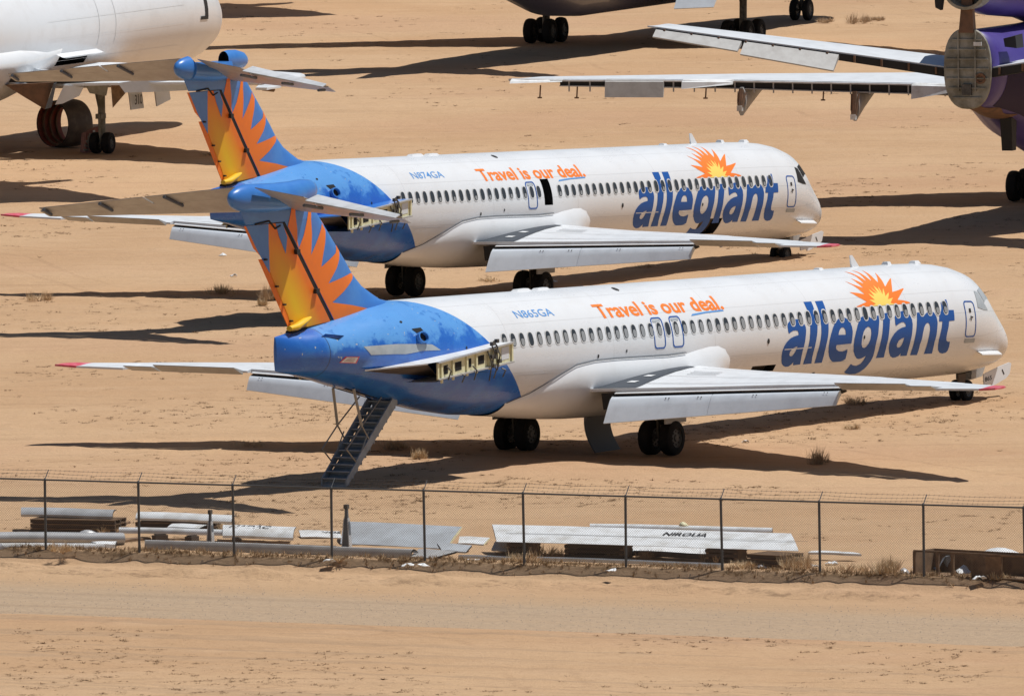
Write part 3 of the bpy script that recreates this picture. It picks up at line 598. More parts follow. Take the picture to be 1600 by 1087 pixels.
        g.bar(B(24.8, gy, 1.0), B(24.2, side*1.6, 1.5), .05); g.bar(B(24.9, gy, .9), B(25.6, gy, 1.7), .05); g.bar(B(25.1, gy, .55), B(25.15, gy, 1.15), .035)
        g.box(B(24.9, gy, .62), (.3, .22, .3))
        gear = g.build('main_gear', 'gear', root, smooth=.6)
        for dy in (-.36, .36): wheel(gear, (SM-24.925, gy+dy, .505), .53, .40)
        mb = MB(); yy = side*3.0
        mb.hexa([B(25.5, yy, .95), B(24.3, yy, .95), B(24.3, yy+side*.04, .95), B(25.5, yy+side*.04, .95), B(25.5, yy-side*.05, 1.9), B(24.2, yy-side*.05, 1.9), B(24.2, yy, 1.9), B(25.5, yy, 1.9)])
        mb.build('gear_door', 'under', gear)
        # ---- engine pylon stub: torn end with ribs
        mb = MB(); yo, yi = side*2.42, side*1.2
        o = [(37.2, 3.0), (33.05, 3.36), (33.05, 3.90), (37.2, 3.58)]
        i = [(36.9, 2.95), (32.8, 3.40), (32.8, 3.80), (38.3, 3.46)]
        P = [B(s, yi, z) for s, z in i]+[B(s, yo, z) for s, z in o]
        mb.add(P, [(0, 1, 5, 4), (1, 2, 6, 5), (2, 3, 7, 6)])
        tE = [B(37.25, yo, 3.60), B(38.95, side*1.08, 3.45)]; bE = [B(37.25, yo, 3.55), B(38.95, side*1.08, 3.41)]
        tE[0] = B(37.65, yo, 3.57); bE[0] = B(37.65, yo, 3.53); bq = [B(36.9, yo, 2.99), B(35.2, yi, 2.95)]
        mb.add([P[7], P[3], tE[0], tE[1], bE[0], bE[1], bq[0], bq[1]], [(0, 1, 3, 2), (2, 3, 5, 4)])
        mb.add([bE[0], bE[1], bq[0], bq[1]], [(0, 1, 3, 2)], 1)
        py = mb.build('engine_pylon', [cfg['pylon'], 'grimy'], root, smooth=.5)
        e = MB()
        def fp(x, h, d=0.0):      # point on the torn end: x along 0 (rear) .. 1 (front), h height 0..1
            s = 37.2+(33.05-37.2)*x; z0 = 2.93+.36*x; z1 = 3.57+.33*x
            if x < .04: z0 += .12
            return B(s, yo+side*d, z0+(z1-z0)*h)
        e.quad([fp(0, .0, .004), fp(1, 0, .004), fp(1, 1, .004), fp(0, 1, .004)], 0)
        for x0, x1 in ((.095, .15), (.245, .33), (.425, .46), (.55, .63)): e.quad([fp(x0, .36, .012), fp(x1, .36, .012), fp(x1, .76, .012), fp(x0, .76, .012)], 1)
        for x in (.0, .05, .20, .385, .51, .68, .80, .985):
            e.hexa([fp(x, 0, .01), fp(x+.018, 0, .01), fp(x+.018, 0, .055), fp(x, 0, .055), fp(x, 1, .01), fp(x+.018, 1, .01), fp(x+.018, 1, .055), fp(x, 1, .055)], 0)
        for h in (0, .93):
            e.hexa([fp(0, h, .01), fp(1, h, .01), fp(1, h, .10), fp(0, h, .10), fp(0, h+.08, .01), fp(1, h+.08, .01), fp(1, h+.08, .10), fp(0, h+.08, .10)], 3)
        e.quad([fp(.86, .25, .013), fp(.96, .25, .013), fp(.96, .85, .013), fp(.86, .85, .013)], 4)
        for x, a, b in ((.70, 1.25, .2), (.74, 1.3, .5), (.77, 1.1, -.1), (.66, .9, -.5), (.46, .4, -.25), (.12, .7, .1), (.72, .2, -.45), (.84, -.1, -.5), (.30, .2, -.2)):
            e.tube([fp(x, a, .05), fp(x+.015, (a+b)/2+.1, .16), fp(x-.01, b, .12)], .022, 5, 2)
        for x, h in ((.70, 1.2), (.735, .55), (.79, .3), (.71, .15), (.76, 1.28), (.75, .8), (.69, .6)):
            c = Vector(fp(x, h, .12)); e.box(c, (.12, .10, .11), 2)
        e.build('pylon_rib', ['primer', 'black', 'gear', 'under', 'wing'], py)
    # ---- tail openings, placard, louvres
    mb = MB()
    mb.quad([skin(40.33, 47, .012), skin(39.67, 35.4, .012), skin(39.97, 29, .012), skin(40.55, 42, .012)])
    vent = mb.build('exhaust_louvre', 'ink', root, fix=False)
    mb = MB()
    for k in range(7):
        q = (k+.5)/7
        a, b = lerp((40.33, 47), (40.55, 42), q), lerp((39.67, 35.4), (39.97, 29), q)
        mb.hexa([skin(a[0], a[1]-.14, .014), skin(b[0], b[1]-.14, .014), skin(b[0], b[1]+.14, .014), skin(a[0], a[1]+.14, .014), skin(a[0], a[1]-.14, .03), skin(b[0], b[1]-.14, .03), skin(b[0], b[1]+.14, .022), skin(a[0], a[1]+.14, .022)])
    build_each(mb, 'louvre_slat', 'blue', vent)
    mb = MB(); mb.quad([skin(36.66, 29, .012), skin(36.22, 29.5, .012), skin(36.12, 24, .012), skin(36.5, 23.4, .012)])
    mb.quad([skin(36.36+.22*math.cos(q*math.pi/6), 17.3+.17*math.sin(q*math.pi/6)/DEG, .012) for q in range(12)])
    mb.quad([skin(36.95+.06*math.cos(q*math.pi/4), 40+.05*math.sin(q*math.pi/4)/DEG, .012) for q in range(8)])
    po = build_each(mb, 'tail_port', 'black', root, fix=False)[1]
    mb = MB()
    R = []
    for r, h in ((.25, .01), (.25, .12), (.2, .12), (.2, .02)): R.append([skin(36.36+r*math.cos(q*math.pi/6), 17.3+r*.8*math.sin(q*math.pi/6)/DEG, h) for q in range(12)])
    mb.loft(R, caps=(False, False)); mb.build('vent_lip', 'blue', po)
    if cfg['patch']:
        decal('bare_panel', 'bare', [deg([(39.05, 11), (37.0, 10.2), (35.9, 9.8), (35.5, 4), (36.4, 2), (37.2, -2.5), (38.75, -3.5)])], root, .006)
        mb = MB(); mb.quad([skin(39.85, -6.4, .012), skin(39.25, -6, .012), skin(39.33, -18.6, .012), skin(40.05, -19.4, .012)], 0)
        mb.quad([skin(39.80, -7.6, .018), skin(39.31, -7.3, .018), skin(39.39, -17.2, .018), skin(40.0, -18.0, .018)], 1)
        for k in range(4):
            t = -9.2-k*2.0; mb.quad([skin(39.73+.05*k, t, .022), skin(39.42+.02*k, t+.1, .022), skin(39.42+.02*k, t-.5, .022), skin(39.73+.05*k, t-.6, .022)], 2)
        mb.build('warning_placard', ['red', 'white', 'pink'], root, fix=False)
    # ---- fin, rudder, tab
    zs = [4.3, 4.7, 5.0, 5.2, 5.33, 5.55, 5.78, 6.15, 6.57, 7.2, 7.9]
    R = []
    for z in zs+[7.92, 8.3, 8.7]:
        a = s_le(z); b = s_h(z)-.07 if z <= 7.9 else s_te(z)-.12
        b = max(b, a+.5); xs = [a+(b-a)*(.5-.5*math.cos(math.pi*k/20)) if k < 10 else a+(b-a)*(k/20) for k in range(0, 21)]
        xs = sorted(xs)
        R.append([B(s, -fin_ht(s, z), z) for s in xs]+[B(s, fin_ht(s, z), z) for s in xs[::-1]])
    fin = MB().loft(R).build('tail_fin', 'blue', root, smooth=math.radians(40))
    def rudder_piece(z0, z1, f0, f1, tilt0=0.0, n=10):
        R = []
        for z in np.linspace(z0, z1, n):
            xs = np.linspace(f0(z), f1(z), 8)
            R.append([B(s, -fin_ht(s, z), z+(tilt0*(s-s_h(z)) if z < 5.0 else 0)) for s in xs]+[B(s, fin_ht(s, z), z+(tilt0*(s-s_h(z)) if z < 5.0 else 0)) for s in xs[::-1]])
        return MB().loft(R)
    s_tab = lambda z: s_te(z)-.22-.03*(z-4.65)
    rud = rudder_piece(4.86, 7.88, lambda z: s_h(z)+.10, lambda z: s_te(z) if z > 6.9 else s_tab(z), -.12).build('rudder', 'sunburst', root, smooth=.7)
    rudder_piece(4.70, 6.88, lambda z: s_tab(z)+.05, s_te, 0).build('rudder_tab', 'orange', rud, smooth=.7)
    mb = MB()
    for z in (5.0, 5.5, 6.05, 6.86): mb.box(B(s_tab(z)+.03, -.07, z), (.10, .08, .05))
    build_each(mb, 'tab_hinge', 'gap', rud)
    MB().loft([[B(s_h(z)-.09, -fin_ht(s_h(z), z)*1.01, z), B(s_h(z)+.115, -fin_ht(s_h(z), z)*.9, z), B(s_h(z)+.115, fin_ht(s_h(z), z)*.9, z), B(s_h(z)-.09, fin_ht(s_h(z), z)*1.01, z)] for z in (4.75, 5.5, 6.3, 7.1, 7.88)]).build('hinge_spar', 'gap', fin)
    mb = MB(); zr = 7.93
    pts = [(s_te(7.9)-.5, zr-.02), (s_te(7.9)-.95, zr+.02), (s_te(7.9)-1.15, zr+.04), (s_te(7.9)-1.45, zr-.2), (s_te(7.9)-1.7, zr-.12)]
    for a, b in zip(pts[:-1], pts[1:]): mb.bar(B(a[0], -fin_ht(a[0], a[1])-.01, a[1]), B(b[0], -fin_ht(b[0], b[1])-.01, b[1]), .028, 5)
    for z in (5.75, 6.95): mb.box(B(s_h(z)+.16, -fin_ht(s_h(z), z)-.05, z+.05), (.18, .1, .14))
    build_each(mb, 'hinge_bracket', 'gap', fin)
    c1 = [B(41.55, -.17, 4.80), B(41.2, -.2, 4.83), B(40.75, -.21, 4.98), B(40.45, -.2, 5.05)]
    MB().loft([[tuple(Vector(c)+Vector((0, r*math.cos(q*math.pi/4), r*.75*math.sin(q*math.pi/4)))) for q in range(8)] for c, r in zip(c1, (.1, .14, .12, .05))]).build('gust_lock', 'yellow_cap', rud, smooth=1)
    mb = MB(); mb.hexa([B(41.45, -.12, 4.45), B(40.0, -.22, 4.6), B(40.0, .22, 4.6), B(41.45, .12, 4.45), B(41.3, -.1, 4.72), B(39.4, -.2, 4.87), B(39.4, .2, 4.87), B(41.3, .1, 4.72)]); mb.build('rudder_foot', 'gap', fin)
    # painted rays on fin and rudder (starboard)
    v0, f0 = fill2d([LIV['fin']], .2)
    n = Vector((1, -.814)).normalized()
    for nm, sgn, sh_, par, mm in (('sunburst_ray', -1, -.085, fin, 'sunburst'),):
        v, f = clip2d(v0, f0, (39.27+sh_, 4.885), (-n.x, -n.y)); v, f = refine(v, f, .2)
        mb = MB(); mb.add([B(s, -fin_ht(s, z)-.009, z) for s, z in v], f); mb.build(nm, mm, par, smooth=4, fix=False)
    # rays on the upper part of the rudder: the blue wedges that cut into the orange
    v, f = clip2d(*fill2d([[(s_h(7.88)+.1, 7.88), (s_te(7.88)-.02, 7.88), (s_te(7.88)-.05, 7.7), (42.39, 6.47), (42.47, 7.2), (42.42, 7.88-.001)][:0] or [(43.5, 7.88), (42.46, 7.88), (42.42, 7.3), (42.31, 6.45), (42.9, 7.1)]], .2), (0, 0), (1, 0))
    mb = MB(); mb.add([B(s, -fin_ht(s, z)-.009, z) for s, z in v], f); mb.build('blue_wedge', 'blue', rud, smooth=4, fix=False)
    v, f = fill2d([[(42.12, 7.88), (41.79, 7.88), (41.55, 7.45), (41.60, 6.97), (41.95, 7.5)]], .2)
    mb = MB(); mb.add([B(s, -fin_ht(s, z)-.009, z) for s, z in v], f); mb.build('blue_wedge', 'blue', rud, smooth=4, fix=False)
    # ---- bullet fairing
    def bul(stations):
        return [[B(s, r*.70*math.cos(q*math.pi/8), zc+r*math.sin(q*math.pi/8)) for q in range(16)] for s, zc, r in stations]
    st = [(44.34, 8.70, .02), (44.31, 8.70, .11), (44.20, 8.70, .23), (43.93, 8.69, .34), (43.55, 8.68, .41), (42.9, 8.64, .43), (42.0, 8.60, .44), (41.2, 8.61, .43), (40.6, 8.66, .41), (40.1, 8.7, .33), (39.85, 8.73, .2), (39.78, 8.74, .04)]
    if cfg['bullet_open']:
        bo = MB().loft(bul(st[:5]), caps=(True, False)).build('tail_bullet', 'blue', root, smooth=1)
        MB().loft(bul([(43.55, 8.68, .40), (43.3, 8.66, .3)]), caps=(False, True)).build('bullet_cavity', 'black', bo)
        lowr = [[B(s, .36*math.cos(a), zc+r*math.sin(a)) for a in [math.pi+math.pi*q/8 for q in range(9)]]+[B(s, .3, zc+.22), B(s, -.3, zc+.22)] for s, zc, r in st[4:8]]
        MB().loft(lowr).build('bullet_keel', 'blue', bo, smooth=.6)
        fr = [(41.25, 8.86, .30), (41.0, 8.87, .32), (40.5, 8.86, .32), (40.05, 8.82, .27), (39.85, 8.80, .17), (39.78, 8.80, .04)]
        fo = MB().loft(bul(fr), caps=(False, True)).build('bullet_nose', 'blue', root, smooth=1)
        MB().loft(bul([(41.24, 8.86, .285), (40.95, 8.87, .25)]), caps=(False, True)).build('nose_cavity', 'black', fo)
    else:
        MB().loft(bul(st)).build('tail_bullet', 'blue', root, smooth=1)
    # ---- tailplane and elevators
    LE = lambda y: (40.5+.62*y, 8.22-.017*y); TE = lambda y: (43.4+.27*y, 9.03-.103*y)
    HG = lambda y: (42.45+.38*y, 9.09-.113*y)
    for side in (-1, 1):
        def sec(y, q0, q1, th, top=None):
            a, b = LE(y), TE(y)
            p = (a[0]+(b[0]-a[0])*q0, a[1]+(b[1]-a[1])*q0); r = (a[0]+(b[0]-a[0])*q1, a[1]+(b[1]-a[1])*q1)
            return (y, p[0], p[1], r[0], r[1], th)
        tp = MB().loft([wing_ring(sec(y, 0, .67, th), side, te=.07*k) for y, th, k in ((.2, .30, 1), (2.2, .22, .8), (4.2, .15, .6), (6.05, .08, .4), (6.2, .03, .3))]).build('tailplane', 'under', root, smooth=math.radians(40))
        def strip(nm, ya, yb, mm, par, droop=False):
            R = []
            for y in np.linspace(ya, yb, 4):
                a, b = LE(y), TE(y); h = (a[0]+(b[0]-a[0])*.69, a[1]+(b[1]-a[1])*.69); t = .08-.008*y
                if droop:
                    h = (HG(y)[0]+.02, HG(y)[1]-.01); b = (b[0], b[1]-.10)
                R.append([B(h[0], side*y, h[1]-t), B(b[0], side*y, b[1]-.01), B(b[0], side*y, b[1]+.012), B(h[0], side*y, h[1]+t*.3)])
            return MB().loft(R).build(nm, mm, par)
        if side < 0:
            strip('elevator_tab', .34, 2.36, 'under', tp); strip('elevator', 2.42, 6.1, 'elev', tp, True)
        else:
            strip('elevator_tab', .34, 3.0, 'under', tp); strip('elevator', 3.06, 6.1, 'under', tp)
        mb = MB()
        for y in (2.4, 4.3, 5.95):
            a, b = LE(y), TE(y)
            mb.bar(B(a[0]+(b[0]-a[0])*.55, side*y, a[1]+(b[1]-a[1])*.55-.10), B(b[0]+.05, side*y, b[1]-.06-(.17 if side < 0 else 0)), .05, 6)
        build_each(mb, 'hinge_fairing', 'darkgrey', tp)
    # ---- nose gear
    g = MB(); g.bar(B(2.854, 0, .33), B(2.75, 0, 1.2), .07, 8); g.bar(B(2.854, -.2, .33), B(2.854, .2, .33), .05, 6); g.bar(B(2.8, 0, .7), B(2.1, 0, 1.0), .045)
    g.box(B(2.7, 0, .78), (.35, .35, .22)); g.bar(B(2.5, -.12, .85), B(2.5, .12, .85), .11, 8)
    ng = g.build('nose_gear', 'gear', root, smooth=.6)
    for dy in (-.19, .19): wheel(ng, (SM-2.854, dy, .325), .34, .19)
    for sg in (-1, 1):
        yy = sg*.42
        pl = [(.50, 1.02), (.62, 1.06), (1.2, .98), (2.24, .80), (2.2, .44), (1.75, .47), (1.72, .40), (1.45, .44), (.85, .58), (.62, .70)] if sg < 0 else [(.55, 1.02), (1.2, .98), (2.24, .80), (2.2, .5), (.85, .62)]
        dd = MB().prism([B(s, yy, z) for s, z in pl], (0, .03*sg, 0)).build('nose_gear_door', 'white' if sg < 0 else 'under', ng)
        if sg < 0:
            v, f = fit_text(cfg['num'], 2.16, 1.74, .56, .70, off=.01)
            mb = MB(); mb.add([B(s, yy-.036, z+(2.2-s)*.09) for s, z in v], f); mb.build('door_number', 'ink', dd, fix=False)
            MB().quad([B(1.12, yy-.036, .86), B(1.06, yy-.036, .88), B(.94, yy-.036, .72), B(1.0, yy-.036, .70)]).build('door_slot', 'ink', dd, fix=False)
    MB().hexa([B(3.7, -.4, .55), B(3.3, -.4, .60), B(3.3, -.36, .60), B(3.7, -.36, .55), B(3.7, -.4, .90), B(3.2, -.4, .88), B(3.2, -.36, .88), B(3.7, -.36, .90)]).build('rear_gear_door', 'dirt', ng)
    # ---- one-off parts
    if cfg['airstair']: airstair(root)
    if cfg['belly_door']:
        pl = []
        for k in range(7):
            q = k/6; pl.append((-.72+.16*math.sin(q*1.5)-.25*q*q, 1.16-1.08*q))
        R = [[B(26.35-.85*0, y, z), B(25.15, y-.12, z+.03), B(25.15, y-.18, z+.03), B(26.35, y-.06, z)] for y, z in [(a-.0, b) for a, b in pl]]
        R = [[tuple(Vector(p)+Vector((.42*(k/6)**1.3*1.0, 0, 0))) for p in r] for k, r in enumerate(R)]
        MB().loft(R).build('belly_gear_door', 'darkgrey', root, smooth=.7)
    for sg in (1,):
        mb = MB()
        for s0, t0, ln in ((23.2, -72, .35), (29.4, -75, .2), (8.2, -70, .2)):
            p = skin(s0, t0); mb.hexa([(p[0]-.1, p[1]-.02, p[2]-ln), (p[0]+.05, p[1]-.02, p[2]-ln), (p[0]+.05, p[1]+.02, p[2]-ln), (p[0]-.1, p[1]+.02, p[2]-ln), (p[0]-.1, p[1]-.02, p[2]+.1), (p[0]+.15, p[1]-.02, p[2]+.1), (p[0]+.15, p[1]+.02, p[2]+.1), (p[0]-.1, p[1]+.02, p[2]+.1)])
        build_each(mb, 'belly_antenna', 'under', root)
    # ---- pose
    h, r, pch = cfg['h'], cfg['roll'], cfg['pitch']
    F = Vector((math.cos(h)*math.cos(pch), math.sin(h)*math.cos(pch), math.sin(pch)))
    L = Vector((-math.sin(h), math.cos(h), 0))*math.cos(r)+Vector((0, 0, math.sin(r))); U = F.cross(L)
    mw = Matrix.Identity(4)
    for i in range(3): mw[i][0], mw[i][1], mw[i][2] = F[i], L[i], U[i]
    mw[0][3], mw[1][3], mw[2][3] = cfg['x'], cfg['y'], 0
    root.matrix_world = mw
    return root

def wheel(parent, c, r, w, name='wheel', tyre='tyre', hub='hub', seg=28):
    mb = MB(); R = []
    for y, q in ((-.5, .55), (-.5, .80), (-.40, .95), (-.18, 1.0), (.18, 1.0), (.40, .95), (.5, .80), (.5, .55)):
        R.append([(c[0]+r*q*math.cos(2*math.pi*k/seg), c[1]+w*y, c[2]+r*q*math.sin(2*math.pi*k/seg)) for k in range(seg)])
    mb.loft(R, caps=(False, False), mi=0)
    for sg in (-1, 1):
        R = [[(c[0]+r*q*math.cos(2*math.pi*k/14), c[1]+sg*w*y, c[2]+r*q*math.sin(2*math.pi*k/14)) for k in range(14)] for y, q in ((.46, .56), (.36, .48), (.38, .22), (.46, .18), (.47, .02))]
        mb.loft(R, caps=(False, False), mi=1)
        for k in range(8):
            a = 2*math.pi*k/8; x, z = c[0]+r*.37*math.cos(a), c[2]+r*.37*math.sin(a)
            mb.box((x, c[1]+sg*w*.375, z), (r*.1, w*.03, r*.1), 2)
    return mb.build(name, [tyre, hub, 'black'], parent, smooth=.7)

def airstair(root):
    t0, b0 = (36.25, 2.42), (39.05, .16); hw = .40
    P = lambda q, dz=0.0, ds=0.0: (t0[0]+(b0[0]-t0[0])*q+ds, t0[1]+(b0[1]-t0[1])*q+dz)
    mb = MB(); 
    for sg in (-1, 1):
        for qa, qb, hgt in ((0, .80, .20), (.80, 1.0, .12)):
            a, b = P(qa), P(qb); y0, y1 = sg*hw, sg*(hw+.045)
            mb.hexa([B(a[0], y0, a[1]-.16), B(b[0], y0, b[1]-.12), B(b[0], y1, b[1]-.12), B(a[0], y1, a[1]-.16), B(a[0], y0, a[1]+hgt), B(b[0], y0, b[1]+hgt*.8), B(b[0], y1, b[1]+hgt*.8), B(a[0], y1, a[1]+hgt)])
    st = mb.build('airstair', 'stair', root)
    a, b = P(.02), P(.99); MB().hexa([B(a[0], -hw, a[1]-.24), B(b[0], -hw, b[1]-.16), B(b[0], hw, b[1]-.16), B(a[0], hw, a[1]-.24), B(a[0], -hw, a[1]-.21), B(b[0], -hw, b[1]-.13), B(b[0], hw, b[1]-.13), B(a[0], hw, a[1]-.21)]).build('stair_soffit', 'stair', st)
    n = 12
    for k in range(n):
        q = (k+.6)/n; s, z = P(q)
        tr = MB(); tr.box(B(s, 0, z+.03), (.28, 2*hw, .03))
        tr.hexa([B(s-.12, -hw, z-.19), B(s-.09, -hw, z-.19), B(s-.09, hw, z-.19), B(s-.12, hw, z-.19), B(s-.13, -hw, z+.02), B(s-.10, -hw, z+.02), B(s-.10, hw, z+.02), B(s-.13, hw, z+.02)])
        tr.build('stair_tread', 'stair', st)
    for y in (-hw-.02, hw+.02):
        r = MB(); a, b = P(.52), P(.80); top = (38.45, 2.85)
        r.bar(B(top[0], y*.85, top[1]), B(38.15, y, 1.75), .045); r.bar(B(38.15, y, 1.75), B(a[0], y, a[1]), .025)
        r.bar(B(a[0]+.1, y, a[1]+.3), B(b[0], y, b[1]), .022)
        r.bar(B(37.0, y*.9, 2.5), B(38.15, y, 1.75), .022)
        r.bar(B(38.15, y, 1.75), B(39.0, y, 1.12), .022); r.bar(B(39.0, y, 1.12), B(P(.80)[0]+.0, y, P(.80)[1]+.1), .022)
        r.build('stair_handrail', 'rail', st)
    MB().bar(B(36.2, -hw, 2.6), B(36.25, -hw, 2.2), .04).build('stair_strut', 'rail', st)
    MB().prism([skin(35.7, -84, .014), skin(38.6, -80, .014), skin(38.6, -100, .014), skin(35.7, -96, .014)], (0, 0, .01)).build('stairwell', 'black', root, fix=False)

BASE = dict(pitch=0.0, roll=0.0)
make_airliner(dict(label='nearer white airliner with blue sunburst tail and stairs lowered under its rear', reg='N865GA', num='865', x=2.268, y=444.71, h=1.0116, roll=-.00805, pitch=-.0015,
    holes=[(16.42, 17.8, -37, -29.5, 'cargo_opening')], exits=[(22.10, 22.75), (23.15, 23.80)], dark_windows=False, glazing='bare', pylon='pale', patch=True, bullet_open=False, airstair=True, belly_door=True))
make_airliner(dict(label='farther white airliner with blue sunburst tail and an emergency exit missing over its wing', reg='N874GA', num='874', x=-1.455, y=511.58, h=1.0457, roll=.01038, pitch=-.0105,
    holes=[(9.8, 11.35, -48, -25.5, 'cargo_opening'), (22.05, 22.62, 0, 30, 'exit_opening')], exits=[(23.10, 23.75)], dark_windows=True, glazing='black', pylon='blue', patch=False, bullet_open=True, airstair=False, belly_door=False))
# ------------------------------------------------------------------ ground
FN = Vector((.4907, 1)).normalized()
def fence_d(x, y): return (y-406.19+.4907*x)/1.1139
def vnoise(x, y, seed=0):
    xi = np.floor(x).astype(np.int64); yi = np.floor(y).astype(np.int64); fx = x-xi; fy = y-yi
    def h(a, b):
        n = (a*374761393+b*668265263+seed*1442695041) & 0x7fffffff
        n = ((n ^ (n >> 13))*1274126177) & 0x7fffffff
        return ((n ^ (n >> 16)) & 0xffff)/65535.0
    u = fx*fx*(3-2*fx); v = fy*fy*(3-2*fy)
    return (h(xi, yi)*(1-u)+h(xi+1, yi)*u)*(1-v)+(h(xi, yi+1)*(1-u)+h(xi+1, yi+1)*u)*v-.5
def sstep(x, a, b):
    t = np.clip((x-a)/(b-a), 0, 1); return t*t*(3-2*t)
def ground_z(x, y):
    x = np.asarray(x, float); y = np.asarray(y, float)
    d = (y-406.19+.4907*x)/1.1139
    a = (406.19-y)*.44+x*.9      # along the fence
    z = .05*vnoise(x*.55, y*.45, 1)+.04*vnoise(x*1.5, y*1.1, 2)+.04*vnoise(x*3.1, y*2.2, 3)*(.4+vnoise(x*.12, y*.1, 21)+.5)
    z = z*sstep(d, .2, 2)+.0
    dw = d+.30*vnoise(a*.8, a*0, 13)+.16*vnoise(a*2.7, a*0, 14)
    low = -.24*sstep(-dw, .0, .85)-.12*sstep(-d, .6, 2.2)
    berm = .16*np.exp(-((d+2.1+.4*vnoise(a*.25, d*0, 5))/.5)**2)*(1+1.6*vnoise(a*1.3, d*2, 6))
    lumps = (.09*vnoise(a*2.3, d*2.6, 7)+.06*vnoise(a*5, d*5, 8))*np.exp(-((d+2.0)/1.3)**2)
    lip = .10*sstep(-d, 13.9, 14.5)+(.05*vnoise(a*1.1, d*1.1, 9)+.03*vnoise(a*3, d*3, 10))*sstep(-d, 14, 15.5)
    front = low+berm+lumps+lip+.012*vnoise(a*.4, d*3.5, 11)*sstep(-d, 3, 5)
    bank = .10*np.exp(-((d-.25)/.5)**2)*(1+.9*vnoise(a*.8, d, 12))
    return z+front*sstep(-d, -.05, .05)+bank*.8
def GZ(x, y): return float(ground_z(np.array([x]), np.array([y]))[0])
def axis(segs, far0, far1):
    out = []
    for a, b, st in segs: out += list(np.arange(a, b, st))
    lo, hi = [], []; st = 4
    v = out[0]
    while v > far0: v -= st; st *= 1.5; lo.append(v)
    st = 4; v = out[-1]
    while v < far1: v += st; st *= 1.5; hi.append(v)
    return np.array(lo[::-1]+out+hi)
gx = axis([(-30, 30, .22)], -5000, 5000)
gy = axis([(362, 399, .22), (399, 412, .09), (412, 470, .3), (470, 560, .45), (560, 760, 1.0)], -1500, 9000)
X, Yg = np.meshgrid(gx, gy)
Z = ground_z(X, Yg)
nx, ny = len(gx), len(gy)
co = np.stack([X, Yg, Z], -1).reshape(-1, 3)
ii = (np.arange(ny-1)[:, None]*nx+np.arange(nx-1)[None]).reshape(-1)
fc = np.stack([ii, ii+1, ii+nx+1, ii+nx], -1)
me = bpy.data.meshes.new('ground'); me.vertices.add(len(co)); me.vertices.foreach_set('co', co.reshape(-1))
me.loops.add(fc.size); me.loops.foreach_set('vertex_index', fc.reshape(-1).astype(np.int32))
me.polygons.add(len(fc)); me.polygons.foreach_set('loop_start', np.arange(0, fc.size, 4, dtype=np.int32))
me.update(); me.validate(); me.shade_smooth()

